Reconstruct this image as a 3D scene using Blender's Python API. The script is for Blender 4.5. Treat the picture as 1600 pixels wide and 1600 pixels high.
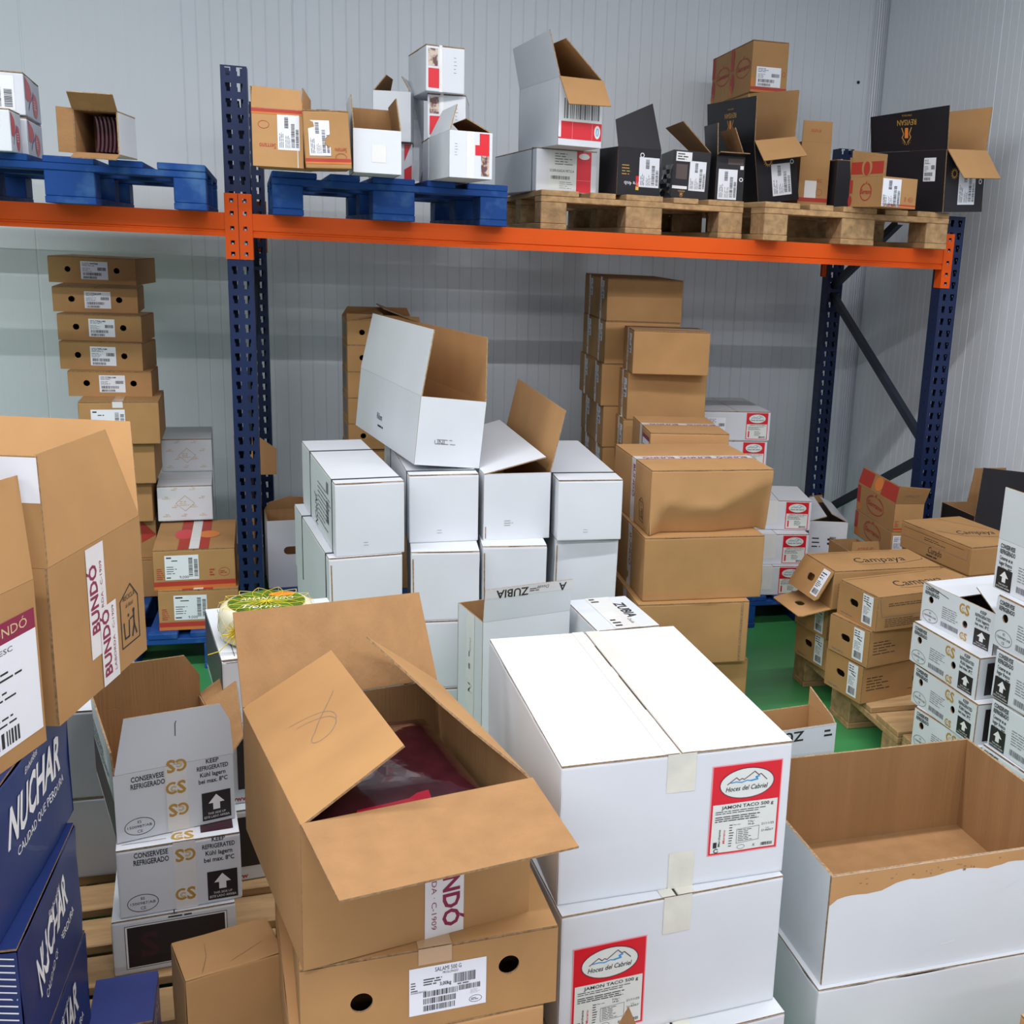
import bpy, math, random
from math import sin,cos,pi,radians,hypot
from mathutils import Vector, Matrix, noise
from mathutils.geometry import tessellate_polygon
SC=bpy.context.scene; COL=SC.collection
for o in list(bpy.data.objects): bpy.data.objects.remove(o)
# ============================================================ camera (image treated as 1600 x 1600)
def make_camera():
    yaw,pit,roll=.29389,.23155,-.04952; f,cx,cy=1715.79,1008.88,786.46
    F=Vector((sin(yaw)*cos(pit),cos(yaw)*cos(pit),-sin(pit))); R0=Vector((cos(yaw),-sin(yaw),0)); D0=-R0.cross(F)
    R=R0*cos(roll)+D0*sin(roll); D=-R0*sin(roll)+D0*cos(roll)
    cam=bpy.data.cameras.new('camera'); o=bpy.data.objects.new('camera',cam); COL.objects.link(o)
    U=-D; B=-F
    o.matrix_world=Matrix(((R.x,U.x,B.x,.2592),(R.y,U.y,B.y,-4.12685),(R.z,U.z,B.z,1.6),(0,0,0,1)))
    cam.sensor_fit='HORIZONTAL'; cam.sensor_width=36; cam.lens=f/1600*36
    cam.shift_x=-(cx-800)/1600; cam.shift_y=(cy-800)/1600; cam.clip_start=.05; cam.clip_end=60
    SC.camera=o
make_camera()
# ============================================================ world, lamps, exposure
W=bpy.data.worlds.new('World'); SC.world=W; W.use_nodes=True
W.node_tree.nodes['Background'].inputs[0].default_value=(.80,.90,1,1); W.node_tree.nodes['Background'].inputs[1].default_value=.25
def lamp(n,loc,sx,sy,e,col=(.975,.955,.985)):
    l=bpy.data.lights.new(n,'AREA'); l.shape='RECTANGLE'; l.size=sx; l.size_y=sy; l.energy=e; l.color=col
    o=bpy.data.objects.new(n,l); COL.objects.link(o); o.location=loc; return o
lamp('ceiling_lamp',(-.6,-4.35,3.30),7.0,.07,215)
lamp('ceiling_lamp',(-.6,-1.75,3.30),7.0,.07,165)
lamp('ceiling_lamp',(-.6,-7.6,3.30),7.0,.07,150)  # unseen row behind the camera, added for weak fill light
SC.view_settings.view_transform='Standard'; SC.view_settings.look='None'; SC.view_settings.exposure=-0.17; SC.view_settings.gamma=1
SC.view_settings.use_curve_mapping=False
# ============================================================ materials
_M={}
def nd(nt,t,**k):
    n=nt.nodes.new(t)
    for a,b in k.items(): setattr(n,a,b)
    return n
def pbr(name,col,rough=.6,metal=0,spec=.5,var=0,vscale=6,bump=0,bscale=60,stretch=None,alpha=1,coat=0,second=None,sfac=(.45,.6),trans=0):
    m=bpy.data.materials.new(name); m.use_nodes=True; nt=m.node_tree; b=nt.nodes['Principled BSDF']; L=nt.links.new
    b.inputs['Base Color'].default_value=(*col,1); b.inputs['Roughness'].default_value=rough; b.inputs['Metallic'].default_value=metal
    b.inputs['Specular IOR Level'].default_value=spec; b.inputs['Coat Weight'].default_value=coat; b.inputs['Alpha'].default_value=alpha
    b.inputs['Transmission Weight'].default_value=trans
    if var or bump or second:
        tc=nd(nt,'ShaderNodeTexCoord'); oi=nd(nt,'ShaderNodeObjectInfo'); ad=nd(nt,'ShaderNodeVectorMath',operation='ADD')
        L(tc.outputs['Object'],ad.inputs[0]); L(oi.outputs['Location'],ad.inputs[1]); src=ad.outputs[0]
        mp=nd(nt,'ShaderNodeMapping'); mp.inputs['Scale'].default_value=stretch or (1,1,1); L(src,mp.inputs[0])
        if var or second:
            n=nd(nt,'ShaderNodeTexNoise'); n.inputs['Scale'].default_value=vscale; n.inputs['Detail'].default_value=5; L(mp.outputs[0],n.inputs['Vector'])
            r=nd(nt,'ShaderNodeValToRGB'); c2=second or tuple(c*(1-var) for c in col); c1=tuple(min(1,c*(1+var*.6)) for c in col) if not second else col
            r.color_ramp.elements[0].position=sfac[0] if second else .3; r.color_ramp.elements[1].position=sfac[1] if second else .7
            r.color_ramp.elements[0].color=(*c1,1); r.color_ramp.elements[1].color=(*c2,1)
            L(n.outputs['Fac'],r.inputs[0]); L(r.outputs[0],b.inputs['Base Color'])
        if bump:
            n2=nd(nt,'ShaderNodeTexNoise'); n2.inputs['Scale'].default_value=bscale; n2.inputs['Detail'].default_value=4; L(mp.outputs[0],n2.inputs['Vector'])
            bp=nd(nt,'ShaderNodeBump'); bp.inputs['Strength'].default_value=bump; bp.inputs['Distance'].default_value=.004; L(n2.outputs['Fac'],bp.inputs['Height']); L(bp.outputs[0],b.inputs['Normal'])
    return m
SPEC={
'kraft':((.40,.222,.088),dict(rough=.75,var=.10,vscale=7,bump=.12,bscale=45,spec=.25)),
'kraft_pale':((.47,.262,.110),dict(rough=.75,var=.08,vscale=7,bump=.12,bscale=45,spec=.25)),
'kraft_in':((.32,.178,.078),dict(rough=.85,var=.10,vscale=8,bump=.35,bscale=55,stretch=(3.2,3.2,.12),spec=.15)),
'edge_k':((.30,.19,.10),dict(rough=.9,var=.4,vscale=160,spec=.1)),
'edge_w':((.34,.23,.13),dict(rough=.9,var=.4,vscale=160,spec=.1)),
'white':((.64,.675,.71),dict(rough=.55,var=.045,vscale=4,bump=.06,bscale=30,spec=.35)),
'white_grey':((.62,.65,.69),dict(rough=.6,var=.06,vscale=4,bump=.06,bscale=30,spec=.3)),
'white_film':((.68,.71,.75),dict(rough=.22,var=.08,vscale=9,bump=.7,bscale=10,spec=.6)),
'black_card':((.013,.012,.016),dict(rough=.45,var=.2,vscale=5,bump=.15,bscale=14,spec=.35)),
'blue_card':((.012,.028,.125),dict(rough=.42,var=.25,vscale=3,bump=.35,bscale=6,spec=.35,coat=.08)),
'blue_card2':((.035,.055,.24),dict(rough=.4,var=.1,vscale=3,bump=.1,spec=.5)),
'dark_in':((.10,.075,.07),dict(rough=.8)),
'ink':((.02,.02,.022),dict(rough=.7)),'ink_soft':((.16,.16,.18),dict(rough=.7)),
'black_print':((.018,.014,.016),dict(rough=.5)),'white_print':((.78,.79,.80),dict(rough=.5)),
'maroon_print':((.045,.014,.022),dict(rough=.4)),'maroon':((.23,.012,.055),dict(rough=.5)),
'gold':((.52,.30,.06),dict(rough=.45,metal=.2)),'gold_pale':((.60,.47,.26),dict(rough=.5)),
'print_red':((.40,.035,.02),dict(rough=.6)),'print_orange':((.55,.17,.03),dict(rough=.6)),'print_orange2':((.72,.22,.04),dict(rough=.6)),
'label_red':((.62,.008,.02),dict(rough=.4)),'label_pink':((.80,.28,.32),dict(rough=.5)),'label_paper':((.66,.70,.66),dict(rough=.5)),
'plum':((.10,.03,.05),dict(rough=.5)),'river':((.03,.28,.62),dict(rough=.5)),
'paper':((.74,.77,.82),dict(rough=.45,var=.03)),'paper_green':((.22,.42,.12),dict(rough=.5)),
'tape_white':((.70,.68,.68),dict(rough=.28,var=.06,bump=.3,bscale=30)),'tape_clear':((.66,.66,.58),dict(rough=.25,var=.10,vscale=20,bump=.3,bscale=25)),
'tape_faint':((.72,.72,.70),dict(rough=.22,bump=.3,bscale=25)),'tape_kraft':((.50,.33,.19),dict(rough=.2,bump=.3,bscale=25)),
'strap':((.03,.035,.04),dict(rough=.4)),
'orange':((.68,.085,.004),dict(rough=.5,var=.08,vscale=4,spec=.2)),
'navy':((.008,.019,.068),dict(rough=.45,spec=.3,var=.12,vscale=5)),'steel_dark':((.03,.04,.06),dict(rough=.45,metal=.4)),
'galv':((.35,.37,.40),dict(rough=.4,metal=.8)),
'wood':((.41,.255,.115),dict(rough=.8,var=.3,vscale=5,stretch=(9,1.2,9),bump=.4,bscale=12)),
'wood_block':((.37,.235,.11),dict(rough=.85,var=.35,vscale=40,bump=.6,bscale=60)),
'wood_blue':((.005,.055,.24),dict(rough=.66,bump=.5,bscale=22,second=(.05,.14,.32),vscale=12,sfac=(.52,.74),spec=.3)),
'wood_chip':((.42,.28,.15),dict(rough=.85)),
'floor_bounce_grey':((.34,.34,.36),dict(rough=.6,var=.1,vscale=2)),
'floor':((.060,.32,.10),dict(rough=.38,second=(.046,.235,.075),vscale=1.6,sfac=(.4,.62),bump=.04,bscale=20,spec=.4)),
'wall_dim':((.36,.38,.40),dict(rough=.6)),
'wall':((.78,.84,.885),dict(rough=.42,var=.03,vscale=1.2,spec=.4)),
'wall_line':((.71,.77,.82),dict(rough=.5)),
'trim':((.70,.74,.82),dict(rough=.35)),
'ceiling':((.42,.44,.46),dict(rough=.6)),
'salami':((.035,.006,.010),dict(rough=.14,var=.3,vscale=30,coat=.8,bump=1.0,bscale=9)),
'salami_red':((.25,.006,.02),dict(rough=.2,coat=.5)),
'plum_pack':((.06,.02,.03),dict(rough=.3,coat=.4,bump=.3,bscale=20)),
'rind':((.72,.68,.50),dict(rough=.45,var=.12,vscale=10,bump=.3,bscale=14,coat=.3)),
'net':((.80,.62,.03),dict(rough=.5)),'net_pale':((.72,.70,.45),dict(rough=.5)),
'label_green':((.10,.20,.015),dict(rough=.35,second=(.05,.11,.01),vscale=30)),'label_orange':((.85,.22,.02),dict(rough=.4)),
'plastic_blue':((.10,.18,.45),dict(rough=.2,alpha=.6)),
'photo_print':((.55,.45,.35),dict(rough=.5,second=(.12,.05,.05),vscale=60,sfac=(.42,.55))),
'yellow_print':((.75,.50,.05),dict(rough=.5)),
'film':((.75,.78,.82),dict(rough=.12,alpha=.45,bump=.8,bscale=12)),'film_dark':((.03,.03,.035),dict(rough=.15,bump=.9,bscale=14)),
}
def MAT(n):
    if n not in _M:
        c,k=SPEC[n]; _M[n]=pbr(n,c,**k)
    return _M[n]
# ============================================================ helpers
def V(*a): return Vector(a)
class MB:
    """collects polygons, builds ONE mesh object"""
    def __init__(s): s.v=[];s.f=[];s.m=[];s.sm=[];s.mats=[]
    def mi(s,m):
        if m not in s.mats: s.mats.append(m)
        return s.mats.index(m)
    def face(s,pts,m,smooth=False):
        i=len(s.v); s.v+= [tuple(p) for p in pts]; s.f.append(tuple(range(i,i+len(pts)))); s.m.append(s.mi(m)); s.sm.append(smooth)
    def mesh(s,vs,fs,m,smooth=False):
        i=len(s.v); s.v+=[tuple(p) for p in vs]; k=s.mi(m)
        for f in fs: s.f.append(tuple(i+j for j in f)); s.m.append(k); s.sm.append(smooth)
    def box(s,a,b,m,M=None):
        x0,y0,z0=a;x1,y1,z1=b
        vs=[V(x,y,z) for x in(x0,x1) for y in(y0,y1) for z in(z0,z1)]
        if M: vs=[M@p for p in vs]
        s.mesh(vs,[(0,1,3,2),(4,6,7,5),(0,4,5,1),(2,3,7,6),(0,2,6,4),(1,5,7,3)],m)
    def tube(s,pts,r,m,n=6,closed=False):
        pts=[Vector(p) for p in pts]; N=len(pts); vs=[]
        for i,p in enumerate(pts):
            a=pts[i-1] if (i>0 or closed) else p; b=pts[(i+1)%N] if (i<N-1 or closed) else p
            t=(b-a).normalized(); q=t.orthogonal().normalized() if i==0 else (q-t*q.dot(t)).normalized(); w=t.cross(q)
            for k in range(n):
                an=2*pi*k/n; vs.append(p+(q*cos(an)+w*sin(an))*r)
        fs=[]
        for i in range(N if closed else N-1):
            j=(i+1)%N
            for k in range(n): fs.append((i*n+k,i*n+(k+1)%n,j*n+(k+1)%n,j*n+k))
        s.mesh(vs,fs,m,True)
    def lathe(s,prof,m,n=40,c=(0,0,0)):
        vs=[];fs=[];c=Vector(c)
        for r,z in prof:
            for k in range(n): vs.append(c+V(r*cos(2*pi*k/n),r*sin(2*pi*k/n),z))
        for i in range(len(prof)-1):
            for k in range(n): fs.append((i*n+k,i*n+(k+1)%n,(i+1)*n+(k+1)%n,(i+1)*n+k))
        s.mesh(vs,fs,m,True)
    def build(s,name,parent=None):
        me=bpy.data.meshes.new(name); me.from_pydata(s.v,[],s.f); me.update()
        for m in s.mats: me.materials.append(MAT(m))
        me.polygons.foreach_set('material_index',s.m); me.polygons.foreach_set('use_smooth',s.sm)
        o=bpy.data.objects.new(name,me); COL.objects.link(o)
        if parent: o.parent=parent
        return o
def thing(name,label,cat,loc=(0,0,0),rot=(0,0,0),group=None):
    o=bpy.data.objects.new(name,None); COL.objects.link(o); o.empty_display_size=.05
    o.location=loc; o.rotation_euler=rot; o['label']=label; o['category']=cat
    if group: o['group']=group
    return o
def tag(o,label,cat,group=None,kind=None):
    if label: o['label']=label
    if cat: o['category']=cat
    if group: o['group']=group
    if kind: o['kind']=kind
    return o
def panel(mb,O,u,v,n,outline,t,mo,mi_,me_,holes=()):
    """flat board: outer face in the plane O,u,v (normal n), thickness t inwards"""
    P=lambda p,k: O+u*p[0]+v*p[1]-n*k
    loops=[list(outline)]+[list(h) for h in holes]
    flat=[p for l in loops for p in l]
    if holes:
        tr=tessellate_polygon([[V(p[0],p[1],0) for p in l] for l in loops])
        fs=[]
        for a,b,c in tr:
            A,B,C=flat[a],flat[b],flat[c]
            cr=(B[0]-A[0])*(C[1]-A[1])-(B[1]-A[1])*(C[0]-A[0])
            fs.append((a,b,c) if cr>0 else (a,c,b))
    else:
        ar=sum(outline[i][0]*outline[(i+1)%len(outline)][1]-outline[(i+1)%len(outline)][0]*outline[i][1] for i in range(len(outline)))
        if ar<0: flat=flat[::-1]; loops=[flat]
        fs=[tuple(range(len(flat)))]
    mb.mesh([P(p,0) for p in flat],fs,mo)
    mb.mesh([P(p,t) for p in flat],[f[::-1] for f in fs],mi_)
    for l in loops:
        for i in range(len(l)):
            a,b=l[i],l[(i+1)%len(l)]; mb.face([P(a,0),P(a,t),P(b,t),P(b,0)],me_)
def ellpts(cx,cy,rx,ry,n=18): return [(cx+rx*cos(2*pi*k/n),cy+ry*sin(2*pi*k/n)) for k in range(n)]
def slotpts(cx,cy,a,b):
    r=b/2; q=[]
    for k in range(7): an=-pi/2+pi*k/6; q.append((cx+a/2-r+r*cos(an),cy+r*sin(an)))
    for k in range(7): an=pi/2+pi*k/6; q.append((cx-a/2+r+r*cos(an),cy+r*sin(an)))
    return q
# ---- lettering and flat marks in 2-D
_TX={}
def text_geo(s,bold,shear):
    k=(s,bold,shear)
    if k in _TX: return _TX[k]
    cu=bpy.data.curves.new('lettering','FONT'); cu.body=s; cu.size=1; cu.resolution_u=2; cu.offset=bold; cu.shear=shear
    o=bpy.data.objects.new('lettering',cu); COL.objects.link(o)
    bpy.context.view_layer.update()
    me=bpy.data.meshes.new_from_object(o.evaluated_get(bpy.context.evaluated_depsgraph_get()))
    vs=[(v.co.x/.70,v.co.y/.70) for v in me.vertices]; fs=[tuple(p.vertices) for p in me.polygons]
    bpy.data.objects.remove(o); bpy.data.curves.remove(cu); bpy.data.meshes.remove(me)
    x0=min([v[0] for v in vs] or [0]); x1=max([v[0] for v in vs] or [0])
    vs=[(x-x0,y) for x,y in vs]
    _TX[k]=(vs,fs,x1-x0); return _TX[k]
class D2:
    def __init__(s): s.q=[]   # (verts, faces, mat, layer)
    def raw(s,v,f,m,l): s.q.append((v,f,m,l)); return s
    def rect(s,x0,y0,x1,y1,m,l=0,cell=.016):
        nx=max(1,min(12,int((x1-x0)/cell))); ny=max(1,min(12,int((y1-y0)/cell)))
        v=[(x0+(x1-x0)*i/nx,y0+(y1-y0)*j/ny) for j in range(ny+1) for i in range(nx+1)]
        f=[(j*(nx+1)+i,j*(nx+1)+i+1,(j+1)*(nx+1)+i+1,(j+1)*(nx+1)+i) for j in range(ny) for i in range(nx)]
        return s.raw(v,f,m,l)
    def poly(s,p,m,l=0):
        ar=sum(p[i][0]*p[(i+1)%len(p)][1]-p[(i+1)%len(p)][0]*p[i][1] for i in range(len(p)))
        return s.raw(list(p) if ar>0 else list(p)[::-1],[tuple(range(len(p)))],m,l)
    def ell(s,cx,cy,rx,ry,m,l=0,n=24):
        K=max(1,min(4,int(max(rx,ry)/.012))); v=[(cx,cy)]; f=[]
        for j in range(1,K+1): v+=ellpts(cx,cy,rx*j/K,ry*j/K,n)
        for k in range(n): f.append((0,1+k,1+(k+1)%n))
        for j in range(K-1):
            a=1+j*n
            for k in range(n): f.append((a+k,a+n+k,a+n+(k+1)%n,a+(k+1)%n))
        return s.raw(v,f,m,l)
    def ring(s,cx,cy,rx,ry,t,m,l=0,a0=0,a1=2*pi,n=24):
        v=[];f=[]
        for k in range(n+1):
            a=a0+(a1-a0)*k/n; v+=[(cx+(rx-t)*cos(a),cy+(ry-t)*sin(a)),(cx+rx*cos(a),cy+ry*sin(a))]
        for k in range(n): f.append((2*k,2*k+1,2*k+3,2*k+2))
        return s.raw(v,f,m,l)
    def stroke(s,p,w,m,l=0):
        for a,b in zip(p,p[1:]):
            dx,dy=b[0]-a[0],b[1]-a[1]; L=hypot(dx,dy) or 1; nx,ny=-dy/L*w/2,dx/L*w/2; ex,ey=dx/L*w*.3,dy/L*w*.3
            s.poly([(a[0]-nx-ex,a[1]-ny-ey),(b[0]-nx+ex,b[1]-ny+ey),(b[0]+nx+ex,b[1]+ny+ey),(a[0]+nx-ex,a[1]+ny-ey)],m,l)
        return s
    def text(s,t,x,y,h,m,l=1,al='l',sx=1,rot=0,shear=0,bold=0,width=None):
        v,f,w=text_geo(t,bold,shear)
        if width: sx=width/(w*h)
        o={'l':0,'c':-w/2,'r':-w}[al]; c,sn=cos(radians(rot)),sin(radians(rot)); q=[]
        for a,b in v:
            a=(a+o)*h*sx; b*=h; q.append((x+a*c-b*sn,y+a*sn+b*c))
        return s.raw(q,f,m,l)
    def bars(s,x0,y0,x1,y1,m='ink',l=1,vert=True,seed=1,unit=None):
        r=random.Random(seed); a0,a1=(x0,x1) if vert else (y0,y1); u=unit or (a1-a0)/60; a=a0
        while a<a1-u:
            w=u*r.choice((1,1,1.6,2.4)); w=min(w,a1-a)
            if vert: s.poly([(a,y0),(a+w,y0),(a+w,y1),(a,y1)],m,l)
            else: s.poly([(x0,a),(x1,a),(x1,a+w),(x0,a+w)],m,l)
            a+=w+u*r.choice((1,1,1.8))
        return s
    def lines(s,x0,y0,x1,y1,n,m='ink',l=1,seed=1,th=.45,fill=.9):
        r=random.Random(seed); dy=(y1-y0)/n
        for k in range(n):
            y=y1-dy*(k+.5); end=x0+(x1-x0)*r.uniform(.55,1)*fill; x=x0
            while x<end:
                w=dy*r.uniform(1.2,4); w=min(w,end-x)
                s.poly([(x,y-dy*th/2),(x+w,y-dy*th/2),(x+w,y+dy*th/2),(x,y+dy*th/2)],m,l); x+=w+dy*.45
        return s
    def add(s,o,x=0,y=0,rot=0,sc=1,dl=0):
        c,sn=cos(radians(rot))*sc,sin(radians(rot))*sc
        for v,f,m,l in o.q: s.q.append(([(x+a*c-b*sn,y+a*sn+b*c) for a,b in v],f,m,l+dl))
        return s
    def put(s,mb,O,u,v,n,disp=None,base=.0005):
        for vs,fs,m,l in s.q:
            P=[O+u*a+v*b+n*(base+.0003*l) for a,b in vs]
            if disp: P=[disp(p,n) for p in P]
            mb.mesh(P,fs,m)
def frame(fc,w,d,h):
    return {'F':(V(0,0,0),V(1,0,0),V(0,0,1),V(0,-1,0),w,h),'R':(V(w,0,0),V(0,1,0),V(0,0,1),V(1,0,0),d,h),
      'L':(V(0,d,0),V(0,-1,0),V(0,0,1),V(-1,0,0),d,h),'B':(V(w,d,0),V(-1,0,0),V(0,0,1),V(0,1,0),w,h),
      'T':(V(0,0,h),V(1,0,0),V(0,1,0),V(0,0,1),w,d)}[fc]
def solid(mb,w,d,h,m,r=.003,amp=.0012,seed=0,dent=None,cell=.045):
    """slightly bulged and dented closed carton; returns the displacement so that prints follow it"""
    def br(L):
        n=max(2,int(L/cell)); return [0,r,2*r]+[2*r+(L-4*r)*k/n for k in range(1,n)]+[L-2*r,L-r,L]
    def rnd(p):
        q=V(min(max(p.x,r),w-r),min(max(p.y,r),d-r),min(max(p.z,r),h-r)); e=p-q
        return q+e.normalized()*r if e.length>1e-9 else p
    so=V(seed*3.7,seed*1.3,seed*7.1)
    def disp(p,n):
        a=amp*noise.noise(p*9+so)+amp*.5*noise.noise(p*23+so)
        p=p+n*a
        return p+dent(p) if dent else p
    X,Y,Z=br(w),br(d),br(h)
    def grid(A,B,f,n,flip):
        vs=[];fs=[]
        for b in B:
            for a in A:
                p=f(a,b); vs.append(disp(rnd(p),n))
        k=len(A)
        for j in range(len(B)-1):
            for i in range(k-1):
                q=(j*k+i,j*k+i+1,(j+1)*k+i+1,(j+1)*k+i); fs.append(q[::-1] if flip else q)
        mb.mesh(vs,fs,m,True)
    grid(X,Z,lambda a,b:V(a,0,b),V(0,-1,0),False); grid(X,Z,lambda a,b:V(a,d,b),V(0,1,0),True)
    grid(Y,Z,lambda a,b:V(w,a,b),V(1,0,0),False); grid(Y,Z,lambda a,b:V(0,a,b),V(-1,0,0),True)
    grid(X,Y,lambda a,b:V(a,b,h),V(0,0,1),False); grid(X,Y,lambda a,b:V(a,b,0),V(0,0,-1),True)
    return disp
T_=.004
_seed=[0]
def carton(key,label,mo='kraft',mi_='kraft_in',name='cardboard_box',cat='box',group=None,seam='y',gap=.0011,dent=None,cell=.045,deco=(),fdeco={},holes={},open_=None,amp=.0012,straps=(),box=None,wallm=None,lid_inset=.0,flaps=None,t=T_,fscale=1):
    a=box or BX[key]; x,y,z,yaw,w,d,h,pt,rl=a; _seed[0]+=1; sd=_seed[0]
    root=thing(name,label,cat,(x,y,z),(pt,rl,yaw),group)
    FLP=flaps if flaps is not None else FL.get(key,[])
    if open_ is None: open_=bool(FLP)
    edge='edge_'+('k' if not mo.startswith('white') else 'w')
    mb=MB(); disp=None
    if open_ or holes:
        top=h if open_ else h-.0035
        for fc in 'FRLB':
            O,u,v,n,W,H=frame(fc,w,d,h); a0,a1=(0,W) if fc in 'FB' else (t,W-t)
            mm=(wallm or {}).get(fc,mo)
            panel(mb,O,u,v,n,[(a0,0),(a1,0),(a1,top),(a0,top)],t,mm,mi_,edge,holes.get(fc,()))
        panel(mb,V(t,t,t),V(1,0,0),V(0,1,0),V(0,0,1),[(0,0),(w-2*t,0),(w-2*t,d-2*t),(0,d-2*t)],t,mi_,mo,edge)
    else:
        th=.0035 if seam else 0
        disp=solid(mb,w,d,h-th,mo,amp=amp,seed=sd,dent=dent,cell=cell)
        zt=h-th+.0003  # dark strips laid here colour in the shade of the top gaps
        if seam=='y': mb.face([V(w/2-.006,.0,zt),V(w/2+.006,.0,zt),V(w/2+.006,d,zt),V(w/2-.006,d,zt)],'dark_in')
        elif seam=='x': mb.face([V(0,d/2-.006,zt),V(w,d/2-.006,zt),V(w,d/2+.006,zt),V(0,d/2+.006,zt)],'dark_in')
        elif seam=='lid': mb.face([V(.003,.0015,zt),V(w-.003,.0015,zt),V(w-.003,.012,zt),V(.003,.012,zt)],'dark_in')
    for fc,D in [(q[1],q[2]) for q in deco if q[0] is None]:
        O,u,v,n,W,H=frame(fc,w,d,h); D.put(mb,O,u,v,n,disp if (fc!='T' or not seam) else None)
    mb.build('body',root)
    if not open_ and seam:
        th=.0035; r=random.Random(sd); g=gap
        sl=[((.001,lid_inset+.001),(w/2-g,d-.001)),((w/2+g,lid_inset+.001),(w-.001,d-.001))] if seam=='y' else \
           ([((.001,.001),(w-.001,d/2-g)),((.001,d/2+g),(w-.001,d-.001))] if seam=='x' else [((.0008,.0045),(w-.0008,d-.001))])
        for k,(p,q) in enumerate(sl):
            m2=MB(); zz=h-th+.0002
            panel(m2,V(0,0,zz+th),V(1,0,0),V(0,1,0),V(0,0,1),[p,(q[0],p[1]),q,(p[0],q[1])],th-.0003,mo,mi_,edge)
            m2.build('flap' if len(sl)>1 else 'lid',root)
    for pn,fc,D in [q[:3] for q in deco if q[0]]:
        O,u,v,n,W,H=frame(fc,w,d,h); m2=MB(); D.put(m2,O+(V(0,0,.0004) if fc=='T' else V(0,0,0)),u,v,n,disp if (fc!='T' or not seam) else None,base=.0008); m2.build(pn,root)
    for sy in straps:
        m2=MB(); e=.0015
        for aa,bb in (((-e,sy-.004,h),(w+e,sy+.004,h+e*1.6)),((-e,sy-.004,-.0),(0.0,sy+.004,h+e)),((w,sy-.004,0),(w+e,sy+.004,h+e)),):
            m2.box(aa,bb,'strap')
        m2.build('strap',root)
    for fl in FLP:
        side,deg,pts=fl[:3]; ph=radians(deg)
        O,u,v,n,W,H=frame(side,w,d,h); O=O+V(0,0,h)
        mir=side in 'LB'
        dr=v*cos(ph)+n*sin(ph); N=n*cos(ph)-v*sin(ph)
        # hinge sits on the wall's outer edge, the board folds about it
        q=[((W-s_) if mir else s_,tt) for s_,tt in pts]
        q=[(min(max(s_,-.3),W+.3),max(tt,0.0005)) for s_,tt in q]
        m2=MB(); mm=(wallm or {}).get(side,mo)
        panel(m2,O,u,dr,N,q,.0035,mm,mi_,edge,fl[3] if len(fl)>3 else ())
        if side in fdeco: fdeco[side].put(m2,O,u,dr,N)
        if side+'i' in fdeco: fdeco[side+'i'].put(m2,O+u*W-N*.0035,-u,dr,-N)
        m2.build('flap',root)
    root['_k']=key
    del root['_k']
    return root,disp
# ============================================================ printed designs
def lab_ship(w,h,seed=1,rot=False,head=None):
    D=D2(); W,H=(w,h)
    D.rect(0,0,w,h,'paper',0)
    E=D2()
    if rot: W,H=h,w
    E.lines(W*.06,H*.72,W*.6,H*.94,3,'ink',1,seed,.35); E.lines(W*.06,H*.42,W*.5,H*.66,4,'ink',1,seed+1,.3)
    E.bars(W*.08,H*.22,W*.75,H*.38,'ink',1,True,seed); E.bars(W*.08,H*.04,W*.6,H*.17,'ink',1,True,seed+5)
    E.bars(W*.62,H*.5,W*.94,H*.68,'ink',1,True,seed+3)
    if head: E.text(head,W*.5,H*.83,H*.09,'ink',2,'c',bold=.01)
    if rot: D.add(E,w,0,90)
    else: D.add(E)
    return D
def lab_art(w,h,seed=3):
    """paper label of list lines at left, two upright bar codes at right, weight"""
    D=D2().rect(0,0,w,h,'paper',0); D.lines(w*.05,h*.86,w*.3,h*.95,1,'ink',1,seed,.6); D.lines(w*.2,h*.74,w*.5,h*.82,1,'ink',1,seed)
    D.lines(w*.05,h*.22,w*.45,h*.58,4,'ink',1,seed,.3); D.text('9,000',w*.42,h*.05,h*.11,'ink',1); D.lines(w*.04,h*.05,w*.25,h*.14,1,'ink',1,seed,.5)
    D.bars(w*.7,h*.12,w*.82,h*.9,'ink',1,False,seed); D.bars(w*.86,h*.12,w*.97,h*.82,'ink',1,False,seed+2); return D
def mountains(D,x,y,w,h,l=3):
    P=lambda q:[(x+a*w,y+b*h) for a,b in q]
    D.stroke(P([(0,0),(.22,.55),(.3,.28),(.36,.42),(.42,.3),(.68,.95),(.78,.6),(.84,.68),(1,.1)]),h*.07,'plum',l)
    D.stroke(P([(.08,.12),(.22,.16),(.36,.06),(.5,.2),(.62,.1)]),h*.09,'river',l)
    D.stroke(P([(.6,.14),(.76,.22),(.72,.42),(.8,.5)]),h*.13,'river',l)
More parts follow.
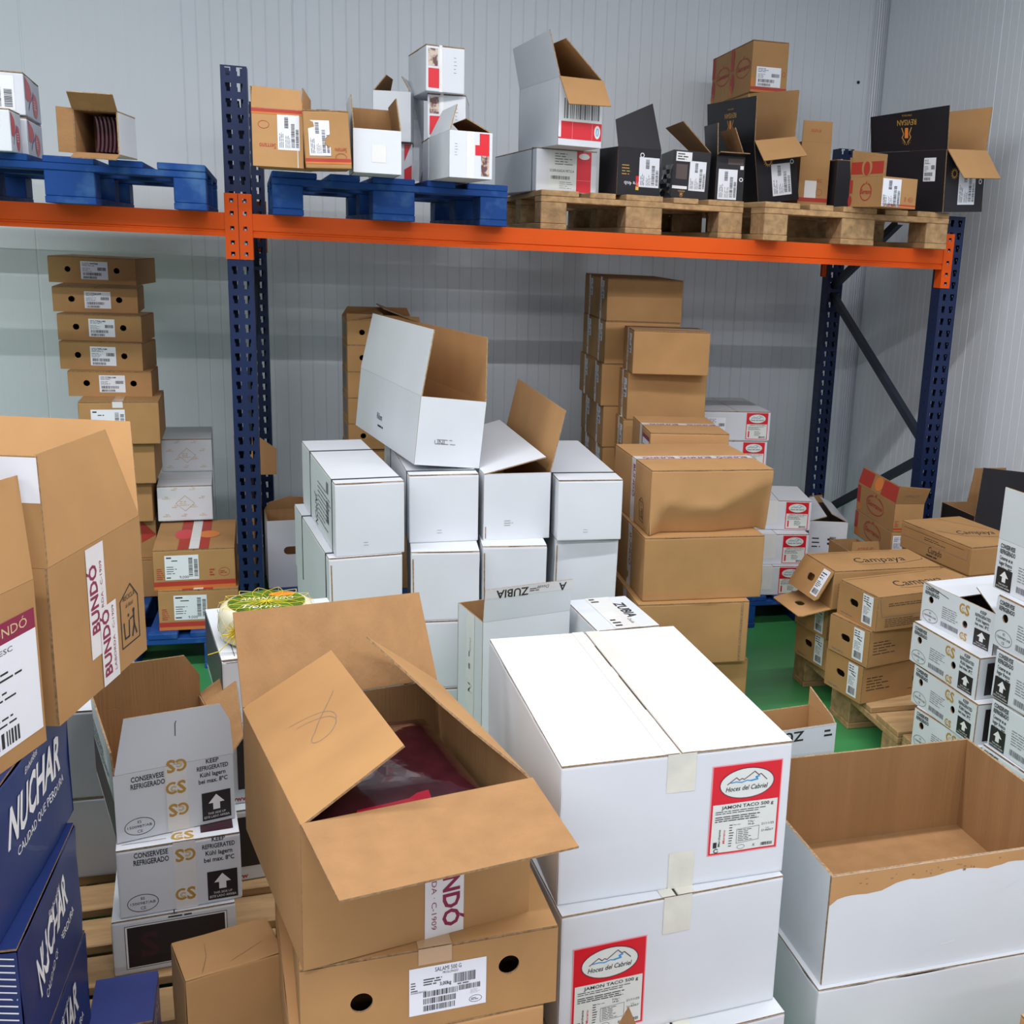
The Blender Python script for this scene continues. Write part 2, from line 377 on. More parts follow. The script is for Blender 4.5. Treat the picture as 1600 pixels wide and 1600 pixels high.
def lab_hoces(w,h,small=False):
    D=D2().rect(0,0,w,h,'label_pink',0).rect(w*.015,h*.012,w*.985,h*.988,'label_red',1).rect(w*.04,h*.03,w*.96,h*.57,'label_paper',2)
    D.ell(w*.5,h*.78,w*.385,h*.165,'label_paper',2,32).ring(w*.5,h*.78,w*.39,h*.17,w*.012,'plum',3,n=32)
    mountains(D,w*.22,h*.785,w*.56,h*.12,4)
    D.text('Hoces del Cabriel',w*.5,h*.705,h*.052,'ink',4,'c',shear=.25,bold=.008,width=w*.6)
    D.text('JAMON TACO 500 g',w*.53,h*.515,h*.036,'ink',4,'c',bold=.01,width=w*.74)
    if small:
        D.lines(w*.1,h*.35,w*.9,h*.49,4,'ink',4,2,.3); D.bars(w*.6,h*.06,w*.9,h*.12,'ink',4); D.lines(w*.4,h*.14,w*.75,h*.32,5,'ink',4,3,.3)
        D.stroke([(w*.14,h*.1),(w*.14,h*.3)],w*.06,'label_red',4); return D
    D.lines(w*.08,h*.455,w*.9,h*.5,2,'ink',4,2,.32); D.lines(w*.08,h*.37,w*.93,h*.44,3,'ink',4,5,.4)
    D.text('9 Kg /',w*.6,h*.335,h*.022,'ink',4,'c'); D.text('14 un',w*.6,h*.305,h*.022,'ink',4,'c',bold=.01); D.text('Peso neto',w*.4,h*.32,h*.014,'ink',4,'c')
    D.text('21/11/25',w*.84,h*.285,h*.024,'ink',4,'c',width=w*.18); D.text('Lote',w*.84,h*.24,h*.014,'ink',4,'c'); D.text('21A057',w*.84,h*.21,h*.022,'ink',4,'c',width=w*.17)
    D.text('Marchante',w*.17,h*.1,h*.024,'ink',4,rot=90,bold=.01,width=h*.19); D.text('Moreno',w*.235,h*.13,h*.024,'label_red',4,rot=90,bold=.01,width=h*.15)
    D.stroke([(w*.1,h*.1),(w*.1,h*.14)],w*.05,'ink',4); D.lines(w*.29,h*.08,w*.37,h*.34,9,'ink',4,8,.3)
    D.stroke([(w*.4,h*.27),(w*.72,h*.285),(w*.72,h*.13),(w*.4,h*.115),(w*.4,h*.27)],w*.004,'ink',4); D.lines(w*.42,h*.13,w*.7,h*.27,7,'ink',4,9,.28)
    D.ring(w*.47,h*.07,w*.055,h*.025,w*.004,'ink',4); D.ring(w*.12,h*.055,w*.035,h*.025,w*.012,'ink',4,.6,6)
    D.text('K',w*.66,h*.055,h*.03,'ink',4,'c',shear=.2); D.bars(w*.76,h*.05,w*.93,h*.085,'ink',4,unit=w*.004); return D
def s_mark(sc=1.,m='gold',flip=1):
    """a C bowl with a small pale c inside, joined to an S"""
    D=D2().ring(-.22,0,.34,.36,.13,m,1,.95,5.5,20).ring(-.16,-.04,.17,.17,.10,'gold_pale',2,.4,5.6,14)
    D.text('S',.02,-.36,.72,m,1,bold=.03,width=.46)
    E=D2(); E.add(D,0,0,0 if flip>0 else 180,sc); return E
def arrow_box(w,h,small=False):
    D=D2().rect(0,0,w,h,'black_print',1); c=w/2
    D.poly([(c-w*.12,h*.36),(c+w*.12,h*.36),(c+w*.12,h*.6),(c+w*.28,h*.6),(c,h*.9),(c-w*.28,h*.6),(c-w*.12,h*.6)],'white_print',2)
    D.text('THIS SIDE UP',c,h*.2,h*.075,'white_print',2,'c',width=w*.62); D.text('ESTE LADO ARRIBA',c,h*.07,h*.08,'white_print',2,'c',width=w*.88); return D
def oval_es(rx,ry):
    D=D2().ring(0,0,rx,ry,.0012,'ink',1,n=30); D.text('ES',0,ry*.38,ry*.3,'ink',1,'c'); D.text('1500987/AB',0,-ry*.15,ry*.3,'ink',1,'c',width=rx*1.6); D.text('CE',0,-ry*.72,ry*.32,'ink',1,'c'); return D
def front_small(w,h):
    D=D2(); D.text('CONSERVESE',w*.14,h*.86,h*.075,'ink',1,bold=.02,width=w*.27); D.text('REFRIGERADO',w*.135,h*.755,h*.075,'ink',1,bold=.02,width=w*.28)
    for k,s in enumerate(('KEEP','REFRIGERATED','Kühl lagern','bei max. 8ºC')): D.text(s,w*.82,h*(.93-.1*k),h*.065,'ink',1,'c',bold=.02,width=w*(.11,.27,.22,.25)[k])
    D.add(arrow_box(w*.25,h*.43),w*.715,h*.05,dl=0); D.add(oval_es(w*.125,h*.13),w*.19,h*.19)
    return D
def gold_tape(w,h,pos):
    D=D2().rect(-w*.09,0,w*.09,h,'tape_faint',0)
    for k,p in enumerate(pos): D.add(s_mark(.036,flip=1 if k%2 else -1),0,h*p)
    return D
def front_long(w,h,seed=1,long_=False):
    D=D2(); D.text('CONSERVESE',w*.04,h*.84,h*.085,'ink',1,bold=.03,width=w*.19); D.text('REFRIGERADO',w*.04,h*.73,h*.085,'ink',1,bold=.03,width=w*.2)
    if long_:
        for k in range(3): D.text(('Conservar en un','lugar fresco','máximo 8ºC')[k],w*.13,h*(.61-.1*k),h*.075,'ink',1,'c',bold=.02,width=w*.17)
        D.add(arrow_box(w*.2,h*.42),w*.03,h*.0+.004)
    else:
        D.add(oval_es(w*.11,h*.16),w*.14,h*.2)
    for k,s in enumerate(('KEEP','REFRIGERATED','Kühl lagern','bei max. 8ºC')): D.text(s,w*.84,h*(.86-.105*k),h*.075,'ink',1,'c',bold=.02,width=w*(.08,.2,.17,.18)[k])
    D.add(arrow_box(w*.2,h*.42),w*.75,h*.05)
    D.lines(w*.3,h*.3,w*.56,h*.62,6,'ink_soft',1,seed,.3); D.bars(w*.3,h*.1,w*.54,h*.22,'ink_soft',1,True,seed)
    D.add(s_mark(.042),w*.6,h*.78); D.add(s_mark(.03),w*.62,h*.12); return D
def serrano_mark(r,k=1.):
    """red round logo; k stretches it along the face"""
    D=D2(); D.ring(0,0,r*k,r,r*.12,'print_red',1,1.9,1.9+5.6).ring(0,0,r*.86*k,r*.9,r*.05,'print_red',1,.3,3.4)
    D.text('Serrano',0,-r*.22,r*.5,'print_red',2,'c',shear=.3,bold=.02,width=r*1.7*k); D.poly([(-r*.1*k,r*.9),(r*.12*k,r*1.25),(r*.1*k,r*.9)],'print_red',1); return D
def serrano_side(w,h,n=2):
    D=D2(); st=w/n
    for k in range(n):
        x=k*st; D.rect(x,h*.55,x+st*.16,h,'print_red',1); D.ell(x+st*.1,h*.3,st*.1,h*.2,'print_red',1); D.ell(x+st*.06,h*.14,st*.08,h*.12,'print_orange',1)
        D.add(serrano_mark(h*.2,min(st*.34/(h*.2),2.6)),x+st*.6,h*.52)
    return D
def serrano_front(w,h,lab=True,seed=2,lx=.45,lw=.5,lh=.55):
    D=D2().rect(0,h*.02,w,h*.07,'print_orange',1).rect(0,h*.07,w,h*.12,'print_red',1)
    D.ring(w*.84,h*.3,w*.07,h*.08,w*.008,'print_red',1); D.lines(w*.78,h*.27,w*.9,h*.33,2,'print_red',1); D.lines(w*.04,h*.16,w*.2,h*.4,5,'print_red',1,2,.4); D.lines(w*.66,h*.22,w*.74,h*.38,3,'print_red',1,4,.5)
    return D
def revisan_mark(sc):
    D=D2(); D.text('REVISAN',0,.32*sc,.32*sc,'gold',1,'c',bold=.01,width=1.5*sc,rot=180); D.text('EMBUTIDOS',0,.62*sc,.1*sc,'gold',1,'c',rot=180)
    D.poly([(-.14*sc,-.75*sc),(.14*sc,-.75*sc),(.12*sc,-.15*sc),(-.12*sc,-.15*sc)],'print_orange2',1)
    D.stroke([(-.38*sc,-.15*sc),(-.22*sc,-.5*sc),(-.34*sc,-.7*sc),(-.1*sc,-1.0*sc)],.07*sc,'gold',1); D.stroke([(.38*sc,-.15*sc),(.22*sc,-.5*sc),(.34*sc,-.7*sc),(.1*sc,-1.0*sc)],.07*sc,'gold',1)
    for k in range(7): a=pi+pi*(k+.5)/7; D.poly([(.3*sc*cos(a)-.03*sc,-.85*sc+.22*sc*sin(a)),(.3*sc*cos(a)+.04*sc,-.85*sc+.22*sc*sin(a)),(.44*sc*cos(a),-.85*sc+.34*sc*sin(a))],'gold',1)
    return D
def sun_mark(r):
    D=D2().ring(0,0,r*.6,r*.6,r*.14,'gold',1)
    for k in range(14):
        a=2*pi*k/14; c,s=cos(a),sin(a); D.poly([(r*.6*c-r*.1*s,r*.6*s+r*.1*c),(r*.6*c+r*.1*s,r*.6*s-r*.1*c),(r*c,r*s)],'gold',1)
    return D
def bundo_tape(L,w,step=.2,ph=.02,m='tape_white',flip=False,tw=.115):
    """strip along +x, length L, width w"""
    D=D2().rect(0,-w/2,L,w/2,m,0,.02); x=ph
    while x<L-.03:
        D.text('BUNDÓ',x,-w*.03,w*.42,'maroon',1,bold=.03,width=tw) if L-x>tw*.98 else None
        if L-x>tw*.98: D.text('LABORDA · C-1909',x,-w*.33,w*.13,'maroon',1,width=tw)
        x+=step
    E=D2(); E.add(D,0,0,180 if flip else 0); return E
def recycle_mark(s):
    D=D2().stroke([(0,0),(s,0),(s,s*1.1),(s*.6,s*1.5),(0,s*1.2),(0,0)],s*.035,'ink',1)
    D.stroke([(s*.15,s*.6),(s*.18,s*.2),(s*.42,s*.2),(s*.45,s*.6)],s*.05,'ink',1).ell(s*.72,s*.78,s*.06,s*.06,'ink',1).stroke([(s*.72,s*.7),(s*.72,s*.42),(s*.6,s*.15)],s*.07,'ink',1).stroke([(s*.72,s*.42),(s*.84,s*.15)],s*.06,'ink',1).stroke([(s*.5,s*.62),(s*.72,s*.64)],s*.04,'ink',1).ell(s*.42,s*.74,s*.04,s*.04,'ink',1)
    D.text('RECICLA',s*.5,s*1.16,s*.12,'ink',1,'c'); D.text('al Azul',s*.5,s*.96,s*.11,'ink',1,'c'); return D
# ============================================================ measured cartons: x,y,z,yaw,width,depth,height,pitch,roll
BX={
'P1':[-0.8762, -0.173, -0.0542],
'P2':[0.1165, -0.1665, 0.1381],
'P3':[1.0886, 0.16, -0.1605],
'P4':[1.8969, -0.0929, 0.0066],
'a_low1':[-0.9234, -0.2554, 1.78, 0.049, 0.3, 0.236, 0.1241, 0.0, 0.0],
'a_low2':[-0.9182, -0.0754, 1.78, 0.0822, 0.3, 0.3325, 0.1156, 0.0, 0.0],
'a_top':[-0.9726, -0.0633, 1.9041, 0.0967, 0.35, 0.3907, 0.129, 0.0, 0.0],
'b_side':[-0.405, -0.19, 1.78, -0.095, 0.124, 0.127, 0.202, 1.5708, 0],
'c1':[0.0696, -0.3367, 1.78, -0.2136, 0.1527, 0.35, 0.1735, 0.0, 0.0],
'c2':[0.2285, -0.3864, 1.78, 0.1558, 0.1392, 0.35, 0.1743, 0.0, -0.0448],
'c3':[0.3735, -0.3449, 1.78, -0.371, 0.1498, 0.3, 0.1343, 0.0, 0.0],
'c5c':[0.636, -0.05, 1.78, -0.4514, 0.137, 0.3, 0.1445, 0.0, 0.0],
'c6':[0.6687, -0.4199, 1.78, 0.0836, 0.1388, 0.362, 0.1439, 0.0, 0.0],
'c4':[0.4572, 0.1, 1.9145, -0.2606, 0.1326, 0.26, 0.169, 0.0, 0.0],
'c5b':[0.6334, -0.04, 1.9245, -0.1678, 0.1322, 0.3, 0.1489, 0.0, 0.0],
'd1':[1.0692, 0.2193, 1.78, 0.0787, 0.2454, 0.6959, 0.1608, 0.0, 0.0],
'd2':[1.1142, 0.039, 1.9408, 0.1403, 0.1703, 0.4735, 0.2363, 0.0, 0.0],
'd3':[1.3732, 0.1473, 1.78, 0.1638, 0.1837, 0.181, 0.1801, 0.0, 0.0],
'd4':[1.6078, 0.1997, 1.78, -0.2419, 0.1508, 0.33, 0.1882, 0.0, 0.0263],
'd5':[1.7823, 0.1624, 1.78, -0.1, 0.12, 0.3, 0.1751, 0.0, 0.0],
'e2':[1.9892, 0.2078, 1.78, 0.1818, 0.1963, 0.38, 0.2466, -0.0381, -0.1634],
'e1':[2.0775, 0.62, 2.2667, -0.0428, 0.1659, 0.5853, 0.2137, 0.0, 0.0],
'e3':[1.9822, -0.1745, 1.78, -0.1258, 0.1207, 0.2, 0.2161, 0.0, 0.0],
'e4':[2.3096, 0.25, 1.78, 0.0, 0.2, 0.25, 0.2021, 0.0, 0.0],
'e5':[2.2976, -0.2507, 1.78, 0.2375, 0.1757, 0.1863, 0.111, 0.0, 0.0],
'e6':[2.6435, -0.1235, 1.78, 0.3531, 0.2423, 0.3967, 0.2376, 0.0, -0.061],
'g4':[-0.3204, -0.0123, 0.144, 0.0009, 0.2805, 0.45, 0.1515, 0.0, 0.0],
'g3':[-0.3323, -0.0019, 0.2955, 0.0518, 0.2837, 0.421, 0.1489, 0.0, 0.0],
'g2':[-0.3588, 0.3838, 0.4544, 0.074, 0.1996, 0.2614, 0.1398, 0.0, 0.0],
'g1':[-0.3708, 0.654, 0.5942, 0.0768, 0.1937, 0.3017, 0.1366, 0.0, 0.0],
'f6':[-0.5945, 0.28, 0.7791, 0.0618, 0.2712, 0.3144, 0.1597, 0.0, 0.0],
'f5':[-0.6514, 0.4285, 0.9388, 0.0044, 0.2896, 0.1987, 0.095, 0.0, 0.0],
'f4':[-0.6845, 0.486, 1.0338, -0.1185, 0.2941, 0.1987, 0.105, 0.0, 0.0],
'f3':[-0.6938, 0.5288, 1.1388, -0.0779, 0.2973, 0.2162, 0.0992, 0.0, 0.0],
'f2':[-0.7235, 0.6248, 1.238, 0.0588, 0.2987, 0.4397, 0.095, 0.0, 0.0],
'f1':[-0.7948, 0.9316, 1.333, -0.4064, 0.3706, 0.4, 0.1058, 0.0, 0.0],
'h1':[0.365, 0.35, 1.1612, 0.0457, 0.2804, 0.3, 0.0931, 0.0, 0.0],
'h2':[0.3636, 0.35, 1.0559, 0.0467, 0.2819, 0.3, 0.0947, 0.0, 0.0],
'h3':[0.3623, 0.35, 0.9527, 0.0482, 0.2835, 0.3, 0.0896, 0.0, 0.0],
'h4':[0.361, 0.35, 0.8485, 0.05, 0.285, 0.3, 0.0878, 0.0, 0.0],
'n3':[2.0758, 0.0913, 0.144, -0.1271, 0.1863, 0.4, 0.132, 0.0, 0.0],
'n2':[2.0865, 0.1087, 0.276, -0.1106, 0.194, 0.4, 0.1368, 0.0, 0.0],
'n1':[2.1149, 0.1707, 0.4128, -0.321, 0.196, 0.5232, 0.1327, 0.0, 0.0],
'm1':[1.9069, 0.5, 0.75, -0.0742, 0.3216, 0.4481, 0.1344, 0.0, 0.0],
'k1':[1.4835, 0.2, 1.0808, -0.1037, 0.3202, 0.4829, 0.1777, 0.0, 0.0],
'k2':[1.4992, 0.3148, 0.8808, -0.0532, 0.3407, 0.332, 0.2, 0.0, 0.0],
'j1':[1.4296, 0.45, 1.2749, -0.0495, 0.3304, 0.5292, 0.1795, 0.0, 0.0],
'l1':[1.4399, -0.2446, 0.72, -0.1049, 0.3051, 0.4245, 0.1952, 0.0, 0.0],
'q1':[1.2927, -0.7654, 0.66, -0.0068, 0.4309, 0.4736, 0.2217, 0.0, 0.0],
'q2':[1.2737, -0.7887, 0.44, -0.019, 0.4216, 0.42, 0.22, 0.0, 0.0],
'q3':[1.2525, -0.8186, 0.22, -0.0306, 0.3906, 0.42, 0.22, 0.0, 0.0],
'G1':[0.2929, -0.8987, 0.66, 0.1436, 0.2021, 0.7287, 0.2207, 0.0, 0.0],
'G2':[0.514, -0.772, 0.66, 0.1479, 0.2149, 0.7, 0.2165, 0.0, 0.0862],
'G3':[0.7398, -0.7601, 0.66, 0.1703, 0.2205, 0.7, 0.2161, 0.0, 0.0877],
'G4':[0.9771, -0.7939, 0.66, -0.0127, 0.2111, 0.7, 0.1992, 0.0, 0.0268],
'G5':[0.2727, -0.9117, 0.44, 0.1571, 0.2158, 0.7, 0.2218, 0.0, 0.0],
'G6':[0.5115, -0.8712, 0.44, -0.0533, 0.2069, 0.7, 0.22, 0.0, 0.0],
'G7':[0.7335, -0.8315, 0.44, -0.0497, 0.2027, 0.7, 0.22, 0.0, 0.0],
'G8':[0.9742, -0.7654, 0.44, -0.0519, 0.2089, 0.7, 0.22, 0.0, 0.0191],
'K0':[0.5337, -0.7189, 0.8905, 0.1889, 0.2112, 0.8063, 0.2142, -0.0101, 0.1064],
'W1':[0.623, -2.5258, 0.512, 0.0491, 0.4186, 0.6008, 0.2552, 0.0, 0.0],
'W2':[0.6248, -2.5565, 0.256, 0.0926, 0.4161, 0.6, 0.256, 0.0, 0.0],
'W3':[0.6298, -2.5966, 0.0, 0.1, 0.42, 0.6, 0.256, 0.0, 0.0],
'Z1':[0.6851, -1.2003, 0.0, 0.2535, 0.273, 0.1916, 0.5424, 0.0, 0.0],
'Z2':[0.9899, -1.3044, 0.0, 0.1047, 0.1912, 0.2748, 0.539, 0.0, 0.0],
'C1':[1.1591, -2.4742, 0.233, 0.0312, 0.6121, 0.4703, 0.2337, 0.0, 0.0],
'D1':[0.2194, -2.6681, 0.554, 0.2314, 0.3529, 0.4507, 0.2301, -0.0161, 0.0095],
'D2':[0.213, -2.6605, 0.414, 0.0686, 0.3898, 0.45, 0.1377, 0.0, 0.0],
'V1':[-0.1317, -2.3998, 0.843, 1.3209, 0.3253, 0.4, 0.25, -0.0002, 0.0224],
'V0':[-0.2775, -2.8214, 0.8422, 1.22, 0.4, 0.4, 0.25, 0.0, 0.0],
'z2':[-0.1371, -2.0308, 0.266, 0.1304, 0.2257, 0.4, 0.1478, 0.0, 0.0],
'z1':[-0.1374, -2.0045, 0.416, 0.2773, 0.2205, 0.3301, 0.1425, 0.0, 0.0],
'z3':[-0.1525, -2.0368, 0.144, 0.1064, 0.2269, 0.4, 0.1216, 0.0, 0.0],
'm2':[1.8995, 0.5, 0.6154, -0.2446, 0.32, 0.45, 0.134, 0.0, 0.0],
'c4b':[0.4552, 0.1, 1.78, -1.1446, 0.2654, 0.26, 0.1345, 0.0, 0.0],
'c5a':[0.6235, -0.0945, 2.0734, 0.1218, 0.1337, 0.3, 0.1505, 0.0, 0.0],
'Z3':[1.3303, -1.8567, 0.0, 0.1736, 0.169, 0.1237, 0.4355, 0.0, 0.0],
'a1':[0.0368, -1.6789, 0.5, 0.181, 0.1848, 0.3699, 0.1558, 0.0, 0.0],
'E1':[0.0389, 0.4458, 0.144, 0.0981, 0.25, 0.1965, 0.2862, 0.0, 0.0],
'o1':[2.3574, 0.25, 0.144, -0.2518, 0.1749, 0.3841, 0.2817, 0.0, 0.0],
'r':[2.4709, -0.8505, 0.5, 0.1342, 0.2788, 0.4075, 0.1057, 0.0, 0.0],
'pa':[2.5221, -0.2, 0.4903, -0.0972, 0.127, 0.4131, 0.1173, 0.0, 0.0],
'pb':[2.5189, -0.2, 0.3733, -0.1, 0.128, 0.41, 0.117, 0.0, 0.0],
's4':[1.922, -0.8819, 0.144, -1.3657, 0.1958, 0.4, 0.132, 0.0, 0.0],
's3':[1.9177, -0.8942, 0.278, -1.325, 0.1994, 0.4, 0.1269, 0.0, 0.0],
's2':[1.9427, -0.8884, 0.405, -1.3962, 0.2097, 0.4585, 0.1174, 0.0, 0.0],
's6':[1.9391, -0.5863, 0.144, -1.4, 0.19, 0.4, 0.125, 0.0, 0.0],
's5':[1.9246, -0.5986, 0.269, -1.4, 0.19, 0.4, 0.125, 0.0, 0.0],
's1':[1.9265, -0.6151, 0.394, -1.5388, 0.2491, 0.4233, 0.14, 0.0, 0.0],
't2':[1.985, -1.3101, 0.394, -1.4879, 0.32, 0.4, 0.122, 0.0, 0.0],
't1':[2.0137, -1.2984, 0.519, -1.4295, 0.32, 0.4, 0.122, 0.0, 0.0],
't3':[1.9889, -1.3389, 0.269, -1.5291, 0.32, 0.4, 0.122, 0.0, 0.0],
't4':[1.9802, -1.3807, 0.144, -1.45, 0.32, 0.4, 0.122, 0.0, 0.0],
'u3':[2.026, -1.6786, 0.429, -1.5, 0.32, 0.4, 0.142, 0.0, 0.0],
'u2':[2.0309, -1.6483, 0.572, -1.5, 0.32, 0.4, 0.142, 0.0, 0.0],
'u1':[2.0549, -1.5866, 0.715, -1.5, 0.32, 0.4, 0.142, 0.0, 0.0],
'u4':[2.0269, -1.688, 0.286, -1.5, 0.32, 0.4, 0.142, 0.0, 0.0],
'u5':[2.0162, -1.6828, 0.143, -1.5, 0.32, 0.4, 0.142, 0.0, 0.0],
'j2':[1.4272, 0.45, 1.0929, -0.05, 0.33, 0.53, 0.18, 0.0, 0.0],
'j3':[1.4185, 0.45, 0.9109, -0.05, 0.33, 0.53, 0.18, 0.0, 0.0],
'j4':[1.4322, 0.45, 0.7289, -0.05, 0.33, 0.53, 0.18, 0.0, 0.0],
'j5':[1.4358, 0.45, 0.5469, -0.05, 0.33, 0.53, 0.18, 0.0, 0.0],
'k3':[1.4743, 0.25, 0.6908, -0.08, 0.34, 0.45, 0.188, 0.0, 0.0],
'f7':[-0.6209, 0.3139, 0.62, 0.05, 0.27, 0.31, 0.157, 0.0, 0.0],
'f8':[-0.6433, 0.3531, 0.46, 0.05, 0.27, 0.31, 0.157, 0.0, 0.0],
'f9':[-0.6426, 0.4013, 0.3, 0.05, 0.27, 0.31, 0.157, 0.0, 0.0],
'qb':[2.6124, -0.62, 0.144, 0.0, 0.3, 0.25, 0.5332, 0.0, 0.0]}
# flaps: side, angle from upright, outline along the hinge
FL={
'b_side':[["B", 45, [[0, 0], [0.0, 0.06], [0.124, 0.06], [0.124, 0]]], ["F", 20, [[0, 0], [0.0, 0.045], [0.124, 0.045], [0.124, 0]]], ["L", 55, [[0, 0], [0.0, 0.07], [0.127, 0.07], [0.127, 0]]]],
'c1':[["F", 1, [[0.0, 0.0], [0.0039, 0.0631], [0.148, 0.0579], [0.1527, 0.0]]], ["L", -4, [[0, 0], [0.0, 0.13], [0.35, 0.13], [0.35, 0]]], ["R", 4, [[0, 0], [0.0, 0.12], [0.35, 0.12], [0.35, 0]]]],
'c3':[["L", 4, [[0, 0], [0.0, 0.1], [0.3, 0.1], [0.3, 0]]], ["B", -5, [[0, 0], [0.0, 0.09], [0.1498, 0.09], [0.1498, 0]]], ["R", -8, [[0, 0], [0.0, 0.1], [0.3, 0.1], [0.3, 0]]]],
'c4':[["L", -30, [[0, 0], [0.05, 0.07], [0.16, 0.07], [0.26, 0]]], ["R", -35, [[0, 0], [0.05, 0.07], [0.16, 0.07], [0.26, 0]]]],
'c6':[["L", -25, [[0, 0], [0.1, 0.1], [0.342, 0.1], [0.362, 0]]], ["R", -62, [[0, 0], [0.02, 0.09], [0.242, 0.09], [0.362, 0]]]],
'd2':[["L", 14, [[0.0, 0.0], [0.0153, 0.1616], [0.4563, 0.1527], [0.4735, 0.0]]], ["F", 137, [[0.0, 0.0], [0.0023, 0.1425], [0.1682, 0.1333], [0.1703, 0.0]]], ["R", -48, [[0, 0], [0.0, 0.2], [0.4735, 0.2], [0.4735, 0]]], ["B", -5, [[0, 0], [0.02, 0.09], [0.1103, 0.09], [0.1703, 0]]]],
'd3':[["F", -15, [[0.0, 0.0], [-0.0042, 0.1033], [0.1592, 0.1806], [0.1837, 0.0]]]],
'd4':[["R", -61, [[0.0, 0.0], [-0.2858, 0.1609], [0.4677, 0.2405], [0.33, 0.0]]]],
'd5':[["L", 10, [[0.0, 0.0], [-0.0582, 0.1174], [0.3497, 0.1265], [0.3, 0.0]]], ["R", -22, [[0.0, 0.0], [0.0066, 0.12], [0.2974, 0.1211], [0.3, 0.0]]], ["F", 80, [[0, 0], [0.0, 0.05], [0.12, 0.05], [0.12, 0]]]],
'e2':[["L", -6, [[0.0, 0.0], [-0.0102, 0.1714], [0.386, 0.1712], [0.38, 0.0]]], ["R", 11, [[0.0, 0.0], [0.0027, 0.1824], [0.3756, 0.2036], [0.38, 0.0]]], ["F", 139, [[0.0, 0.0], [-0.0065, 0.1067], [0.2015, 0.1042], [0.1963, 0.0]]]],
'e3':[["F", -30, [[0.0, 0.0], [-0.0063, 0.0843], [0.1257, 0.0855], [0.1207, 0.0]]]],
'e5':[["L", 0, [[0.0, 0.0], [-0.0121, 0.0752], [0.1979, 0.0739], [0.1863, 0.0]]], ["B", 0, [[0, 0], [0.0, 0.1], [0.1757, 0.1], [0.1757, 0]]]],
'e6':[["L", 4, [[0.0, 0.0], [-0.0058, 0.1632], [0.4013, 0.1424], [0.3967, 0.0]]], ["R", 5, [[0.0, 0.0], [-0.0038, 0.1683], [0.4017, 0.1588], [0.3967, 0.0]]], ["F", 143, [[0.0, 0.0], [0.0062, 0.1382], [0.2341, 0.1381], [0.2423, 0.0]]]],
'K0':[["L", -6, [[0.0, 0.0], [0.0121, 0.2071], [0.7907, 0.2054], [0.8063, 0.0]]], ["R", -4, [[0.0, 0.0], [0.0133, 0.2016], [0.7873, 0.1931], [0.8063, 0.0]]]],
'G3':[["R", 13, [[0.0, 0.0], [0.0038, 0.2031], [0.7009, 0.2154], [0.7, 0.0]]], ["L", -74, [[0, 0], [-0.02, 0.2], [0.7, 0.2], [0.7, 0]]]],
'Z1':[["F", 8, [[0.0, 0.0], [-0.0003, 0.1024], [0.2742, 0.0966], [0.273, 0.0]]]],
'Z3':[["R", 0, [[-0.0087, 0.0038], [0.1378, 0.0129], [0.131, -0.0341]]]],
'D1':[["B", 36, [[0.0, 0.0], [0.0051, 0.1761], [0.3507, 0.177], [0.3529, 0.0]]], ["L", -60, [[0.0, 0.0], [0.0136, 0.1759], [0.4456, 0.1774], [0.4507, 0.0]]], ["F", 98, [[0.0, 0.0], [0.0094, 0.1739], [0.3475, 0.1792], [0.3529, 0.0]]], ["R", -50, [[0.018, -0.0118], [0.0179, 0.1593], [0.0804, 0.1818], [0.3085, 0.2301], [0.4668, -0.004]]]],
'V1':[["F", -13, [[0.0, 0.0], [0.0368, 0.1616], [0.2976, 0.1607], [0.3253, 0.0]]], ["R", 38, [[0.0, 0.0], [0.053, 0.1843], [0.3608, 0.1855], [0.4, 0.0]]], ["L", 20, [[0, 0], [0.0, 0.18], [0.4, 0.18], [0.4, 0]]]],
'V0':[["F", -12, [[-0.0, 0], [0, 0.155], [0.43, 0.147], [0.4, 0]]]],
'z1':[["F", -3, [[0.0022, 0.0005], [0.0255, 0.1113], [0.2008, 0.1103], [0.2183, 0.0734], [0.2217, -0.0012]]], ["B", 0, [[0, 0], [0, 0.05], [0.03, 0.1], [0.19, 0.1], [0.22, 0.05], [0.22, 0]]], ["R", 56, [[0.0, 0.0], [0.0267, 0.0348], [0.3238, 0.0909], [0.3301, 0.0]]], ["L", 3, [[0, 0], [0.0, 0.05], [0.3301, 0.05], [0.3301, 0]]]],
'u1':[["F", 17, [[0.0, 0.0], [0.0604, 0.1522], [0.2556, 0.161], [0.32, 0.0]]]],
'pa':[["L", -15, [[0.0, 0.0], [0.0173, 0.0735], [0.397, 0.0764], [0.4131, 0.0]]], ["F", 22, [[0.0, 0.0], [-0.004, 0.0887], [0.1339, 0.0766], [0.127, 0.0]]]],
's1':[["F", 157, [[0.0, 0.0], [0.0054, 0.1195], [0.2454, 0.1095], [0.2491, 0.0]]]],
't1':[["L", -75, [[0, 0], [0.0, 0.16], [0.4, 0.16], [0.4, 0]]], ["R", -60, [[0, 0], [0, 0.16], [0.35, 0.16], [0.4, 0]]]],
'qb':[["F", 1, [[0.0, 0.0], [-0.0087, 0.1733], [0.3157, 0.1199], [0.3, 0.0]]]]}
